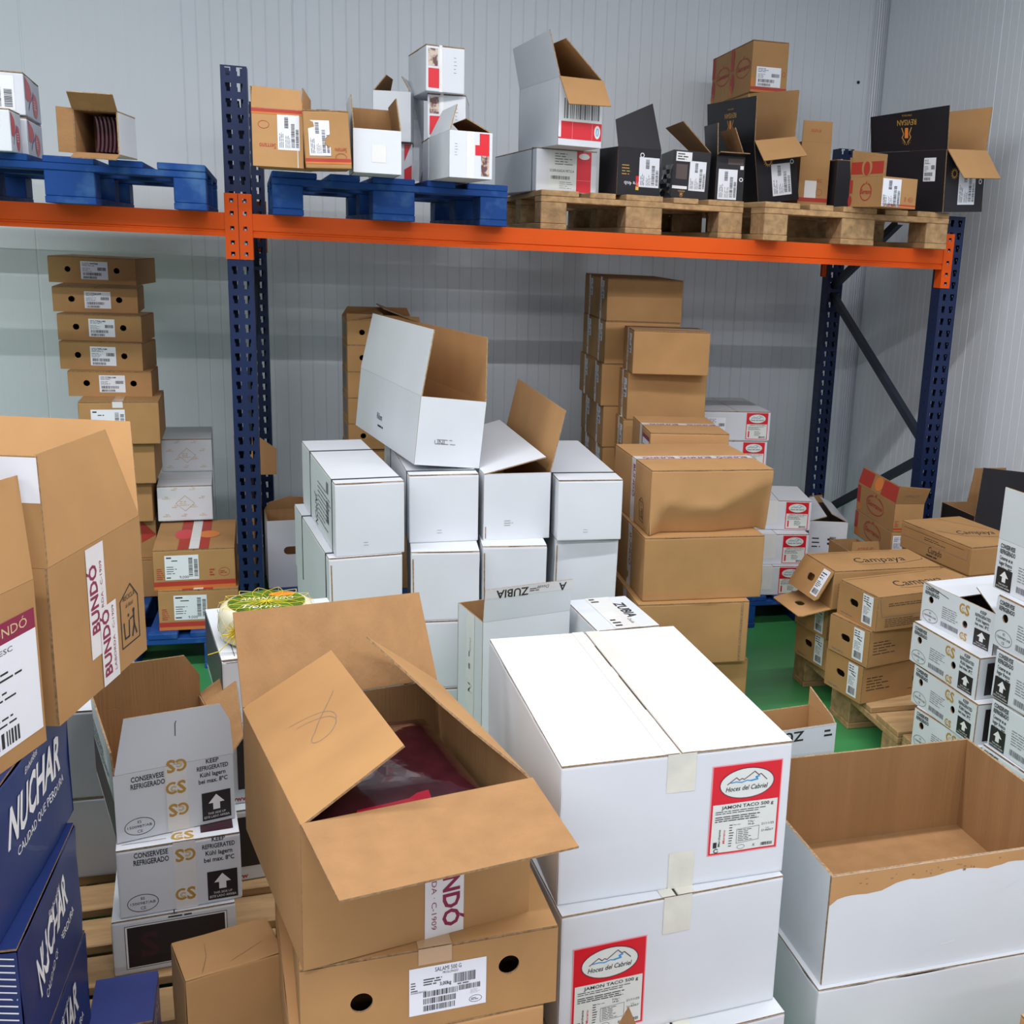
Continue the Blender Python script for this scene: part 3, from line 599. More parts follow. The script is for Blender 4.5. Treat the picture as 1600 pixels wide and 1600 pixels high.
# ============================================================ room
def struct(mb,name): o=mb.build(name); o['kind']='structure'; return o
WX0,WX1,WY0,WY1,WH=-6.5,3.116,-11,1.457,3.42
mb=MB(); mb.box((WX0-.1,-2.6,-.1),(WX1+.1,WY1+.1,0),'floor'); mb.box((WX0-.1,WY0-.1,-.1),(WX1+.1,-2.6,0),'floor_bounce_grey'); struct(mb,'floor')  # grey part is unseen, added to keep green bounce light down
mb=MB(); mb.box((WX0-.1,WY0-.1,WH),(WX1+.1,WY1+.1,WH+.1),'ceiling'); struct(mb,'ceiling')
def ribbed(name,A,u,L,n,pitch,skip=None):
    """insulated panel wall with shallow vertical grooves"""
    mb=MB(); A=Vector(A);u=Vector(u);n=Vector(n); s=0.;g=.0035;dp=.0011; k=0
    pr=[(0,0)]
    while s+pitch<L:
        s+=pitch; k+=1; dd=dp*(2.2 if k%19==0 else (.15 if name=='wall_back' and s<6.2 else 1)); gg=g*(1.3 if k%19==0 else 1)
        pr+=[(s-gg,0),(s-gg*.5,-dd),(s+gg*.5,-dd),(s+gg,0)]
    pr.append((L,0))
    for i,(a,b) in enumerate(zip(pr,pr[1:])):
        m='wall' if (a[1]==0 and b[1]==0) or (name=='wall_back' and a[0]<6.15) else 'wall_line'
        P=[A+u*a[0]+n*a[1],A+u*b[0]+n*b[1]]; mb.face([P[0],P[1],P[1]+V(0,0,WH),P[0]+V(0,0,WH)],m)
    c=n*-.1; mb.face([A+c,A+c+V(0,0,WH),A+c+u*L+V(0,0,WH),A+c+u*L],'wall')
    return struct(mb,name)
ribbed('wall_back',(WX0,WY1,0),(1,0,0),WX1-WX0,(0,-1,0),.0585)
ribbed('wall_right',(WX1,WY1,0),(0,-1,0),WY1-WY0,(-1,0,0),.0585)
ribbed('wall_left',(WX0,WY0,0),(0,1,0),WY1-WY0,(1,0,0),.1)
ribbed('wall_front',(WX1,WY0,0),(-1,0,0),WX1-WX0,(0,1,0),.1)
mb=MB(); q=[(WX1-.055+.055*(1-cos(a)),WY1-.055+.055*(1-sin(a))) for a in [pi/2*k/8 for k in range(9)]]
q=[(WX1-.055*(1-sin(a)) ,WY1-.055*(1-cos(a))) for a in [pi/2*k/8 for k in range(9)]]
# cove profile in the corner, concave towards the room
q=[(WX1-.06+.06*sin(a)-.0,WY1-.06+.06*cos(a)) for a in [pi/2*k/8 for k in range(9)]]
for a,b in zip(q,q[1:]): mb.face([V(a[0],a[1]-.002,0),V(b[0]-.002,b[1],0),V(b[0]-.002,b[1],WH),V(a[0],a[1]-.002,WH)],'trim',True)
struct(mb,'trim_1')
mb=MB(); mb.lathe([(0,.0),(.008,.0),(.008,.004),(0,.006)],'black_print',10); o=mb.build('screw'); o.rotation_euler=(pi/2,0,0); o.location=(3.0,WY1-.0005,2.48); tag(o,'small dark screw head in the back wall panel by the corner','screw')
# ============================================================ pallet rack
rack=thing('pallet_rack','pallet rack of navy blue perforated uprights and an orange beam along the back wall','rack',(0,0,0))
PW=.083
def upright(x0,y0,zt,name,back=False):
    mb=MB(); t=.002; cs=[0,.014,.018,.028,.032,.051,.055,.065,.069,PW]
    def cell(a,b,z0,z1): mb.box((x0+a,y0,z0),(x0+b,y0+t,z1),'navy')
    z=.03
    cell(0,PW,0,z)
    while z<zt-.02:
        z1=z+.014;z2=z+.027;z3=min(z+.05,zt)
        for a,b in ((0,.0175),(.0295,.0545-.001),(.0655,PW)): cell(a,b,z,z1)      # narrow lower half of each slot
        for a,b in ((0,.014),(.032,.051),(.069,PW)): cell(a,b,z1,z2)
        cell(0,PW,z2,z3); z+=.05
    for xx in (x0,x0+PW-t):                                                        # side flanges with small holes
        mb.box((xx,y0+t,0),(xx+t,y0+.03,zt),'navy'); mb.box((xx,y0+.036,0),(xx+t,y0+.07,zt),'navy')
        z=0
        while z<zt: mb.box((xx,y0+.03,z),(xx+t,y0+.036,min(z+.044,zt)),'navy'); z+=.05
    mb.box((x0+t,y0+.068,0),(x0+.025,y0+.07,zt),'navy'); mb.box((x0+PW-.025,y0+.068,0),(x0+PW-t,y0+.07,zt),'navy')
    mb.box((x0-.012,y0-.01,0),(x0+PW+.012,y0+.08,.006),'steel_dark')
    return mb.build('upright',rack)
for x in (-PW/2,2.7+PW/2,-2.7-PW*1.5):
    upright(x,0,2.112 if x<1 else 1.772,'upright'); upright(x,1.075,2.105,'upright')
def beam(x0,x1,y0,back=False):
    zt,zb=1.636,1.556; mb=MB(); y=y0-.0
    # stepped box section: tall front web with a rolled groove, lower lip
    prof=[(y,zt),(y,zb+.024),(y+.004,zb+.021),(y+.004,zb+.017),(y,zb+.014),(y,zb),(y+.045,zb),(y+.045,zt-.02),(y+.03,zt-.02),(y+.03,zt)]
    n=len(prof)
    for i in range(n):
        a,b=prof[i],prof[(i+1)%n]; mb.face([V(x0,*a),V(x1,*a),V(x1,*b),V(x0,*b)],'orange')
    o=mb.build('beam',rack)
    for s,xe in ((1,x0),(-1,x1)):                                                  # hooked end connectors on the uprights
        c=MB(); zc0,zc1=1.481,1.701; xa=xe if s>0 else xe; ew=.0405
        xl,xr=(xe-ew,xe) if s>0 else (xe,xe+ew)
        rows=[zc0+.012,zc0+.05,zc0+.098,zc0+.148,zc0+.19,]; a=xl+ew*.34;b=xl+ew*.66; yy=y0-.0035 if not back else y0+.072; z=zc0
        for zr in rows:
            hh=.013
            c.box((xl,yy,z),(xr,yy+.003,zr),'orange'); c.box((xl,yy,zr),(a,yy+.003,zr+hh),'orange'); c.box((b,yy,zr),(xr,yy+.003,zr+hh),'orange'); z=zr+hh
            c.box((a+.003,yy+.001,zr),(b-.003,yy+.004,zr+.005),'galv')
        c.box((xl,yy,z),(xr,yy+.003,zc1),'orange')
        xi=xe if s>0 else xe-.003
        c.box((xi,min(yy,y0),zc0),(xi+.003,y0+.05,zc1),'orange')
        c.build('connector',o)
beam(PW/2,2.7+PW/2,0); beam(-2.7-PW/2,-PW/2,0); beam(PW/2,2.7+PW/2,1.1,True); beam(-2.7-PW/2,-PW/2,1.1,True)
def brace(x,ya,za,yb,zb,name='brace'):
    mb=MB(); A=V(x,ya,za);B=V(x,yb,zb); d=(B-A); L=d.length; d.normalize(); M=Matrix.Translation(A)@d.to_track_quat('Y','Z').to_matrix().to_4x4()
    for a,b in (((-.015,0,-.018),(-.013,L,.018)),((-.013,0,.016),(.012,L,.018)),((-.013,0,-.018),(.012,L,-.016))): mb.box(a,b,'steel_dark',M)
    mb.build(name,rack)
for x in (0,2.7+PW,-2.7-PW):
    brace(x,.04,.80,1.10,1.40); brace(x,.04 if x<1 else .47,1.99 if x<1 else 1.755,1.10,1.43); brace(x,.04,.76,1.10,.22); brace(x,.05,.12,1.10,.12)
# ============================================================ pallets
def pallet(label,x,y,z,yaw,mat='wood',blk='wood_block',w=.8,l=1.2,boards=5,group=None,seed=0):
    root=thing('pallet',label,'pallet',(x,y,z),(0,0,yaw),group); r=random.Random(seed)
    t=.022; 
    if boards==5: bw=[.145,.1,.145,.1,.145]
    else: bw=[.1]*boards
    gap=(w-sum(bw))/(len(bw)-1); xx=0
    def part(nm,a,b,m):
        mb=MB(); mb.box(a,b,m); o=mb.build(nm,root)
        bv=o.modifiers.new('edge','BEVEL'); bv.width=.0025; bv.segments=1
    for b in bw:
        j=r.uniform(-.004,.004); part('deck_board',(xx,j,.144-t),(xx+b,l+j,.144-r.uniform(0,.0015)),mat); xx+=b+gap
    for yy,bl in ((0,.145),(l/2-.0725,.145),(l-.145,.145)):
        part('cross_board',(0,yy,.1),(w,yy+bl,.1+t),mat)
        for bx,wd in ((0,.1),(w/2-.0725,.145),(w-.1,.1)):
            part('block',(bx+.001,yy+.002,t),(bx+wd-.001,yy+bl-.002,.1),blk)
    for bx,wd in ((0,.1),(w/2-.0725,.145),(w-.1,.1)): part('bottom_board',(bx,0,0),(bx+wd,l,t),mat)
    return root
ZBM=1.6362
BX['P1']=[-.885,-.19,.05]; BX['P2']=[.116,-.11,.052]; BX['P3']=[1.060,.06,-.028]
p=BX['P1']; pallet('blue pallet at far left of the rack beam, under an open carton of dark sausages',p[0],p[1],ZBM,p[2],'wood_blue','wood_blue',seed=1)
p=BX['P2']; pallet('blue pallet on the rack beam just right of the middle upright',p[0],p[1],ZBM,p[2],'wood_blue','wood_blue',seed=2)
p=BX['P3']; pallet('bare wooden pallet on the rack beam beside the blue one',p[0],p[1],ZBM,p[2],seed=3)
p=BX['P4']; pallet('bare wooden pallet with chipboard blocks at the right end of the rack beam',p[0],p[1],ZBM,p[2],seed=4)
pallet('dark blue pallet on the floor under the left rack bay',-.87,-.045,0,0,'wood_blue','wood_blue',seed=5)
pallet('pallet on the floor under the rack, right of the middle upright',.06,.12,0,0,'wood_blue','wood_blue',seed=6)
pallet('pallet on the floor under the tall brown carton stack below the rack',1.19,.0,0,0,'wood_blue','wood_blue',w=.70,seed=7)
pallet('blue pallet on the floor under the low white and red carton stack',1.95,.065,0,0,'wood_blue','wood_blue',w=.765,seed=8)
pallet('wooden pallet on the green floor under brown cartons with handle slots',1.985,-.49,0,-pi/2,l=1.1,seed=9)
pallet('wooden pallet under the white hole-punched cartons at the right edge',1.99,-1.31,0,-pi/2,l=1.1,seed=10)
pallet('slatted wooden pallet on the floor at lower left, partly bare',.56,-2.155,0,pi/2+.05,w=.78,l=.95,boards=6,seed=11)
# ============================================================ cartons on the beam, left pallet
def L_(d,name='label'): return d
def fruit(w,h):   # red drop and swoosh
    D=D2(); D.poly([(w*.05,h*.95),(w*.33,h*.8),(w*.42,h*.62),(w*.34,h*.42),(w*.16,h*.36),(w*.05,h*.4)],'label_red',1)
    D.stroke([(w*.55,h*.66),(w*.45,h*.52),(w*.3,h*.4),(w*.2,h*.2)],w*.03,'blue_card2',1)
    D.ell(w*.62,h*.36,w*.17,h*.3,'label_red',2); D.text('FRUTA'[:0] or 'BURGOS'[:0] or '',0,0,.01,'paper',3) if 0 else None
    D.lines(w*.52,h*.26,w*.72,h*.5,4,'paper',3,3,.35); return D
BX['a_low1'][5]=.17; BX['e2'][7]=0.0; BX['c2'][3]=.05
for k,(key,lb) in enumerate((('a_low1','white carton with red drop print, lower front one at the left edge of the beam'),('a_low2','white carton with red drop print, lower rear one at the left edge of the beam'),('a_top','white red-drop carton with bar codes, on top of the pair at the left edge'))):
    w,d,h=BX[key][4:7]
    dc=[(None,'R',fruit(d,h))]
    dc.append(('label','F',D2().add(lab_ship(w*.5,h*.8,k+3,True),w*.42,h*.1)) if key!='a_low1' else (None,'F',D2().stroke([(w*.82,h*.7),(w*.9,h*.7),(w*.9,h*.85)],.006,'river',1).stroke([(w*.82,h*.55),(w*.9,h*.6)],.006,'river',1)))
    carton(key,lb,'white',deco=dc,group=None)
handle=[ellpts(.062,.035,.045,.022,14)]
FL['b_side'][2][2]=[[0,0],[0,.045],[.127,.045],[.127,0]]
r0,_=carton('b_side','white carton lying on its side on a blue pallet, mouth open to dark sausages','white','kraft_in',open_=True)
x,y,z,yaw,w,d,h=BX['b_side'][:7]
M=Matrix.Translation(V(x,y,z))@Matrix.Rotation(yaw,4,'Z')@Matrix.Rotation(pi/2,4,'X')
for k in range(6):
    mb=MB(); r=.055; c=[]
    for j in range(13):
        a=-pi/2+pi*j/12; c.append(V(.0+.012*cos(a),.0+.05*sin(a),0))
    pts=[V(.052+.0115*k+.006*cos(pi*(j-6)/12)-.006,.062+.052*sin(pi*(j-6)/14),0) for j in range(13)]
    for zz in (0,):
        mb.tube([M@(q+V(0,0,.05+.09)) for q in pts],.0052,'plum_pack',8)
        for q0,q1 in zip(pts,pts[1:]): mb.face([M@(q0+V(0,0,.015)),M@(q1+V(0,0,.015)),M@(q1+V(0,0,.14)),M@(q0+V(0,0,.14))],'plum_pack',True)
    o=mb.build('dried_sausage'); tag(o,'dark dried sausage on edge in the lying open carton, %s from the left'%('first','second','third','fourth','fifth','sixth')[k],'sausage','dried sausages in the open carton')
# ---- second pallet of the beam
def band(w,h,z): return D2().rect(0,z*h,w,z*h+.012,'print_orange',1).rect(0,z*h+.006,w,z*h+.016,'print_red',2)
BX['c1'][3]=-.12;BX['c1'][5]=.2;BX['c2'][5]=.2;FL['c1'][1:]=[['L',2,[[0,0],[0,.062],[.19,.05],[.2,0]]],['R',3,[[0,0],[0,.066],[.19,.05],[.2,0]]]]
w,d,h=BX['c1'][4:7]
carton('c1','opened brown carton with red band and torn flaps, next to the upright on the beam','kraft_pale',deco=[('label','F',D2().add(lab_ship(.066,.105,5,True),w*.5,h*.30)),(None,'F',band(w,h,.9).ring(w*.23,h*.72,.017,.012,.0015,'print_red',1).text('Serrano',w*.3,h*.4,.016,'print_red',1,'c',width=.05,rot=180)),(None,'F',D2().rect(w*.88,0,w*.9,h,'tape_clear',0))])
w,d,h=BX['c2'][4:7]
carton('c2','crumpled brown carton with label on its left half, second from the upright on the beam','kraft',seam='x',deco=[('label','F',D2().add(lab_ship(.064,.105,6,True),w*.1,h*.22)),(None,'F',band(w,h,.08).ring(w*.78,h*.2,.017,.012,.0015,'print_red',1).text('Serrano',w*.78,h*.36,.014,'print_red',1,'c',width=.036,rot=180)),('tape','T',D2().rect(w*.3,0,w*.6,d,'tape_clear',0))],amp=.004)
BX['c3'][3]=.02;BX['c4b'][3]=.02;BX['c4b'][4]=.14;BX['c5c'][3]=.02
w,d,h=BX['c3'][4:7]
carton('c3','small white carton with flaps up on the front edge of the blue pallet','white',deco=[('tape','F',D2().rect(w*.38,h*.25,w*.68,h*.66,'tape_faint',0))])
w,d,h=BX['c4b'][4:7]
carton('c4b','white carton with red corner print, wedged behind the small open white carton','white',seam='x',deco=[(None,'F',D2().poly([(w*.78,h*.5),(w*.96,h*.95),(w*.78,h*.95)],'label_red',1).poly([(w*.78,0),(w*.97,0),(w*.97,h*.42),(w*.78,h*.3)],'label_red',1))])
carton('c4','white carton with two torn curled flaps, stacked behind the small open white carton','white')
mb=MB(); x,y,z=BX['c4b'][:3]
rr=random.Random(4); cols=[]
for j in range(9):
    zz=1.785+.035*j; out=.012+.022*sin(j*.5+.4)+rr.uniform(-.004,.004); cols.append([V(x+.142,y-.005,zz),V(x+.150+out,y+.03,zz),V(x+.147+out*.7,y+.16,zz),V(x+.142,y+.25,zz)])
for a,b in zip(cols,cols[1:]):
    for i in range(3): mb.face([a[i],a[i+1],b[i+1],b[i]],'film',True)
tag(mb.build('plastic_film'),'loose clear plastic film hanging beside the white cartons on the blue pallet','plastic film')
def red_pic(w,h,fl=False):
    D=D2()
    if not fl: D.rect(w*.06,h*.55,w*.3,h*.92,'photo_print',1).rect(w*.06,h*.08,w*.34,h*.5,'label_red',1).rect(w*.34,h*.0,w*.42,h,'tape_faint',0)
    else: D.rect(w*.7,h*.5,w*.93,h*.97,'label_red',1).rect(w*.6,h*.5,w*.7,h*.72,'label_red',1).rect(w*.74,h*.06,w*.93,h*.5,'photo_print',1).rect(w*.4,0,w*.58,h,'tape_faint',0)
    D.lines(w*.72,h*.4,w*.85,h*.8,5,'ink_soft',1,3,.12,.7) if not fl else D.lines(w*.12,h*.45,w*.25,h*.75,5,'ink_soft',1,3,.12,.7); return D
for k,(key,lb) in enumerate((('c5c','white carton with a red patch at the bottom of the three-high stack on the beam'),('c5b','white carton with a red patch in the middle of the three-high stack on the beam'),('c5a','white carton with a red patch on top of the three-high stack on the beam'))):
    w,d,h=BX[key][4:7]; carton(key,lb,'white',deco=[(None,'F',red_pic(w,h))])
w,d,h=BX['c6'][4:7]
carton('c6','white carton with curled open flaps and a red patch, right end of the blue pallet','white',deco=[(None,'F',red_pic(w,h,True))])
# ---- third pallet
w,d,h=BX['d1'][4:7]
carton('d1','low long white carton with red label lying under the tall open white one','white',seam='lid',straps=(.06,),deco=[('label','F',D2().rect(w*.2,h*.08,w*.66,h*.95,'label_paper',0).lines(w*.3,h*.62,w*.64,h*.92,5,'ink',1,4,.25).text('SOBRASADA MITG.A',w*.22,h*.47,h*.06,'ink',1,width=w*.4).bars(w*.24,h*.3,w*.55,h*.38).lines(w*.38,h*.08,w*.64,h*.26,4,'ink',1,5,.2).rect(w*.66,h*.02,w*.9,h*.97,'label_red',1).ell(w*.78,h*.86,w*.09,h*.07,'label_paper',2).stroke([(w*.66,h*.3),(w*.9,h*.3)],.001,'label_pink',2))])
w,d,h=BX['d2'][4:7]
carton('d2','tall open white carton with yellow inner flap folded out over a red label','white','kraft_pale',deco=[('label','F',D2().rect(0,h*.1,w,h*.36,'label_red',1).rect(-.0,h*.12,w*.06,h*.36,'paper',2).ell(w*.9,h*.23,w*.07,h*.1,'label_paper',2).ring(w*.9,h*.23,w*.035,h*.06,.003,'river',3).stroke([(w*.32,h*.1),(w*.32,h*.36)],.0012,'label_pink',2).stroke([(w*.78,h*.1),(w*.78,h*.36)],.0012,'label_pink',2).rect(w*.1,h*.36,w*.97,h*.8,'label_paper',0).bars(w*.12,h*.4,w*.95,h*.7,'ink_soft',1,True,7,unit=w*.02))])
def white_lab(D,x,y,w,h,s): D.add(lab_ship(w,h,s,True),x,y); return D
w,d,h=BX['d3'][4:7]
carton('d3','black carton with torn edges and raised front flap, leftmost black one on the beam','black_card','kraft_in',deco=[(None,'F',D2().text('Pre 4nib',w*.33,h*.3,h*.08,'white_print',1,'c',width=w*.34,rot=180).lines(w*.1,h*.42,w*.38,h*.66,4,'gold',1,3,.3).rect(w*.43,h*.13,w*.5,h*.42,'label_red',1).rect(w*.43,h*.13,w*.5,h*.2,'yellow_print',2).ring(w*.56,h*.86,.009,.009,.003,'white_print',1)),('label','F',white_lab(D2(),w*.5,h*.2,w*.47,h*.62,3))])
BX['d4'][5]=.28; FL['d4']=[['R',-46,[[0,0],[.02,.162],[.38,.17],[.28,0]]]]; FL['d5'][0]=['L',2,[[0,0],[.008,.123],[.24,.13],[.2,0]]]; FL['d5'][1]=['R',-22,[[0,0],[.006,.119],[.24,.122],[.2,0]]];BX['d4'][3]=-.12;BX['d5'][5]=.2;BX['d5'][4]=.114
w,d,h=BX['d4'][4:7]
carton('d4','black carton with loose dark plastic at its side and one flap leaning inwards','black_card','kraft_in',deco=[(None,'F',D2().rect(w*.02,h*.22,w*.42,h*.28,'white_print',1).rect(w*.1,h*.42,w*.4,h*.72,'dark_in',1).add(revisan_mark(.018),w*.28,h*.16)),('label','F',white_lab(D2().rect(w*.08,h*.78,w*.5,h*.97,'white_print',0).lines(w*.12,h*.8,w*.46,h*.95,3),w*.46,h*.2,w*.44,h*.6,9))])
mb=MB(); x,y,z=BX['d4'][:3]; rr=random.Random(9)
g=[[V(x-.003-.028*abs(sin(i*1.3+j*.9))*(1-j/9),y-.005-.01*rr.random()+.03*i-.02,1.785+.018*j) for i in range(5)] for j in range(8)]
for a,b in zip(g,g[1:]):
    for i in range(4): mb.face([a[i],a[i+1],b[i+1],b[i]],'film_dark',True)
tag(mb.build('plastic_film'),'crumpled black plastic film between two black cartons on the beam','plastic film')
w,d,h=BX['d5'][4:7]
carton('d5','narrow black carton with raised side flaps, third of the black ones on the beam','black_card','kraft_in',deco=[(None,'F',D2().ring(w*.9,h*.5,.008,.008,.003,'white_print',1).rect(w*.85,h*.72,w*.97,h*.8,'white_print',1).rect(w*.4,h*.82,w*.95,h*.95,'dark_in',1)),('label','F',white_lab(D2(),w*.08,h*.05,w*.68,h*.66,5))],fdeco={})
# ---- fourth pallet
w,d,h=BX['e2'][4:7]; rd=revisan_mark(.045)
carton('e2','large black carton with raised logo flap, directly below the highest brown box','black_card','kraft_pale',deco=[(None,'F',D2().add(sun_mark(.024),w*.3,h*.66).ring(w*.88,h*.62,.009,.009,.003,'white_print',1)),('label','F',D2().add(lab_ship(.092,.125,6,True),w*.36,h*.1))],fdeco={'L':D2().add(revisan_mark(.062),.19,.10)})
BX['e3']=[2.2,.3,1.781,-.04,.132,.2,.266,0,0]; FL['e3']=[['F',0,[[0,0],[.002,.084],[.13,.086],[.132,0]]]]; BX['e4'][0]=2.345; BX['e4'][4]=.17
w,d,h=BX['e3'][4:7]
carton('e3','tall brown carton with top flap up and a red stripe, between two black cartons','kraft',deco=[(None,'F',D2().rect(0,h*.1,w,h*.16,'print_red',1).ring(w*.7,h*.25,.014,.014,.0015,'print_red',1).text('EC',w*.62,h*.4,.014,'print_red',1).rect(w*.2,h*.1,w*.6,h*.42,'tape_faint',0))],fdeco={'F':D2().text('SIGN #',w*.45,.04,.013,'print_red',1,'c',width=.045,shear=.1)})
carton('e4','plain black carton half hidden in front of the rear upright on the beam','black_card')
e=BX['e1']; carton(None,'brown carton hidden behind the black flap, lower support of the highest box','kraft',box=[e[0]+.0,e[1]+.02,1.781,e[3],e[4],e[5]-.06,.242,0,0],group='cartons under the highest box'); carton(None,'brown carton hidden behind the black flap, directly under the highest box','kraft',box=[e[0],e[1]+.02,2.024,e[3],e[4],e[5]-.06,e[2]-2.025,0,0],group='cartons under the highest box')
w,d,h=e[4:7]
carton('e1','brown carton with two red round logos, the highest box in the whole rack','kraft',seam='x',deco=[(None,'L',serrano_side(d,h,2)),(None,'F',D2().rect(0,h*.02,w,h*.05,'print_orange',1).rect(0,h*.05,w,h*.11,'print_red',1).rect(0,h*.11,w*.08,h*.28,'print_orange',1).ring(w*.9,h*.38,.008,.01,.002,'print_red',1)),('label','F',D2().add(lab_ship(w*.68,h*.38,8),w*.14,h*.12))])
w,d,h=BX['e5'][4:7]
fl_=D2().rect(0,.01,d,.055,'print_red',1).ell(d*.5,.034,.03,.032,'kraft',2).ell(d*.5,.03,.018,.026,'print_red',3)
carton('e5','small open brown carton with red round logo at front of the right-hand pallet','kraft',deco=[(None,'L',D2().rect(0,h*.45,d*.1,h*.9,'print_red',1).ell(d*.04,h*.2,d*.06,h*.18,'print_red',1).add(serrano_mark(.034),d*.52,h*.5)),(None,'F',serrano_front(w,h)),('label','F',D2().add(lab_ship(w*.52,h*.92,9,True),w*.02,h*.02))],fdeco={'L':fl_})
w,d,h=BX['e6'][4:7]
carton('e6','large black carton overhanging the right beam end, logo flap up, brown flap folded out','black_card','kraft_pale',deco=[(None,'F',D2().add(sun_mark(.024),w*.22,h*.62).ring(w*.9,h*.5,.01,.01,.0035,'white_print',1)),('label','F',D2().add(lab_ship(.105,.14,2,True),w*.34,h*.12)),('label','L',D2().add(lab_ship(.06,.09,4),d*.72,h*.5))],fdeco={'L':D2().add(revisan_mark(.066),.19,.10)})
# ============================================================ under the rack, left bay
BX['g4'][4]-=.006; BX['g3'][4]-=.006
for k,(key,pl) in enumerate((('g4','bottom one standing on the blue floor pallet'),('g3','upper one with taped red and yellow lid'))):
    w,d,h=BX[key][4:7]
    top=D2().rect(w*.3,0,w*.43,d,'print_red',0).rect(w*.55,0,w*.68,d,'print_red',0).ell(w*.36,d*.5,w*.13,d*.17,'label_red',1).ell(w*.66,d*.48,w*.14,d*.12,'print_orange2',1).rect(w*.44,0,w*.56,d,'tape_faint',2)
    carton(key,'brown carton with orange stripe and weight label, '+pl,'kraft',deco=[(None,'F',D2().rect(0,0,w,h*.08,'print_orange',1).rect(0,h*.08,w,h*.2,'print_red',1).ring(w*.86,h*.4,w*.07,h*.11,.0012,'print_red',1).lines(w*.81,h*.36,w*.91,h*.44,2,'print_red',2).lines(w*.68,h*.3,w*.75,h*.5,3,'print_red',1,2,.5).lines(w*.04,h*.25,w*.14,h*.55,6,'print_red',1,3,.4)),('label','F',D2().add(lab_art(w*.41,h*.62,k+2),w*(.14 if k else .19),h*(.24 if k else .25))),('tape' if key=='g3' else 'tape','T',top)],group=None)
def pat(w,h):
    D=D2(); r=0
    for j in range(4):
        for i in range(3 if j%2==0 else 2):
            cx=w*(.17+.33*i+(0 if j%2==0 else .165)); cy=h*(.14+.25*j)
            if abs(cx-w/2)<.02 and abs(cy-h*.5)<h*.2: continue
            D.text('Don Jamon'[:3],cx,cy+h*.03,h*.035,'gold',1,'c'); D.lines(cx-w*.08,cy-h*.02,cx+w*.08,cy+h*.02,1,'gold_pale',1,i+j,.5)
    D.stroke([(w*.5,h*.28),(w*.67,h*.5),(w*.5,h*.72),(w*.33,h*.5),(w*.5,h*.28)],.0012,'gold',1); D.lines(w*.4,h*.42,w*.6,h*.58,3,'gold_pale',1,4,.4); return D
for key,pl in (('g2','lower of two above the striped ones'),('g1','upper of two, near the rear wall')):
    w,d,h=BX[key][4:7]; carton(key,'white carton printed with small gold emblems, '+pl,'white',seam='x',deco=[(None,'F',pat(w,h))])
names={'f1':'first from the top','f2':'second from the top','f3':'third from the top','f4':'fourth from the top','f5':'lowest punched one'}
for i,key in enumerate(('f5','f4','f3','f2','f1')):
    b=BX[key]; w,d,h=b[4:7]; b[5]=min(d,.3)
    if key=='f1': b[3]=-.12;b[4]=.335
    w,d=b[4],b[5]
    carton(key,'low brown carton with two holes in the left stack, '+names[key],'kraft',seam='y',holes={'F':[ellpts(w*.22,h*.52,.0115,.0115,14),ellpts(w*.78,h*.52,.0115,.0115,14)]},deco=[('label','F',D2().add(lab_ship(w*.31,h*.68,i+11,head='SALAMI'),w*.37,h*.16))],group=None)
for key,lb in (('f6','brown carton with a white paper label, carrying the punched ones in the left stack'),('f7','plain brown carton second below the punched ones in the left stack'),('f8','plain brown carton third below the punched ones in the left stack'),('f9','brown carton with a red triangle print low in the left stack')):
    b=BX[key]; w,d,h=b[4:7]; b[2]-=0
    dc=[('label','F',D2().add(lab_art(w*.42,h*.6,7),w*.15,h*.22)),('tape','T',D2().rect(w*.42,0,w*.55,d,'tape_kraft',0)),('tape','F',D2().rect(w*.42,h*.86,w*.55,h,'tape_faint',0))] if key=='f6' else ([(None,'F',D2().poly([(w*.8,h*.4),(w,h*.6),(w*.8,h)],'print_red',1))] if key=='f9' else [])
    carton(key,lb,'kraft',deco=dc)
carton(None,'brown carton hidden at the foot of the left stack below the rack','kraft',box=[-.65,.38,.1445,.05,.28,.32,.155,0,0])
# brown flap peeping out beside the middle upright
mbx,_=carton(None,'narrow brown carton hidden behind the middle upright, one flap sticking out right','kraft_in',box=[-.085,.58,.1445,0,.067,.25,.45,0,0],flaps=[['F',0,[[0,0],[0,.165],[.093,.163],[.164,.109],[.163,.001],[.067,0]]]],open_=True)
# white open carton beside the middle upright
w,d,h=BX['E1'][4:7]
carton('E1','open white carton with oval hand hole standing beside the middle upright','white_grey',holes={'F':[slotpts(w*.42,h*.55,.085,.034)]},flaps=[['B',-12,[[0,0],[.02,.035],[.1,.06],[.25,.045],[.25,0]]]])
# ---- punched carton stack behind the white block
for i,key in enumerate(('h5','h4','h3','h2','h1')):
    if key=='h5': BX['h5']=[.36,.35,.744,.05,.285,.3,.1035,0,0]
    b=BX[key]; w,d,h=b[4:7]
    if key!='h5': b[6]=h=(dict(h4='h3',h3='h2',h2='h1').get(key) and BX[dict(h4='h3',h3='h2',h2='h1')[key]][2]-b[2]-.0008) or .0931
    b[0]=.363
    carton(key,'low brown punched carton in the dim stack behind the white block, '+('fifth','fourth','third','second','topmost, lid raised')[i]+('' if i==4 else ' from the top'),'kraft',holes={'F':[ellpts(w*.2,h*.52,.011,.011,14),ellpts(w*.8,h*.52,.011,.011,14)]},flaps=[['L',-78,[[0,0],[0,.14],[d,.14],[d,0]]],['R',-70,[[0,0],[0,.15],[d,.15],[d,0]]],['B',-40,[[0,0],[.02,.05],[w-.02,.05],[w,0]]],['F',-50,[[0,0],[0,.04],[w,.03],[w,0]]]] if key=='h1' else [],open_=(key=='h1'),deco=[(None,'L',D2().rect(d*.25,h*.2,d*.7,h*.8,'ink_soft',1))])
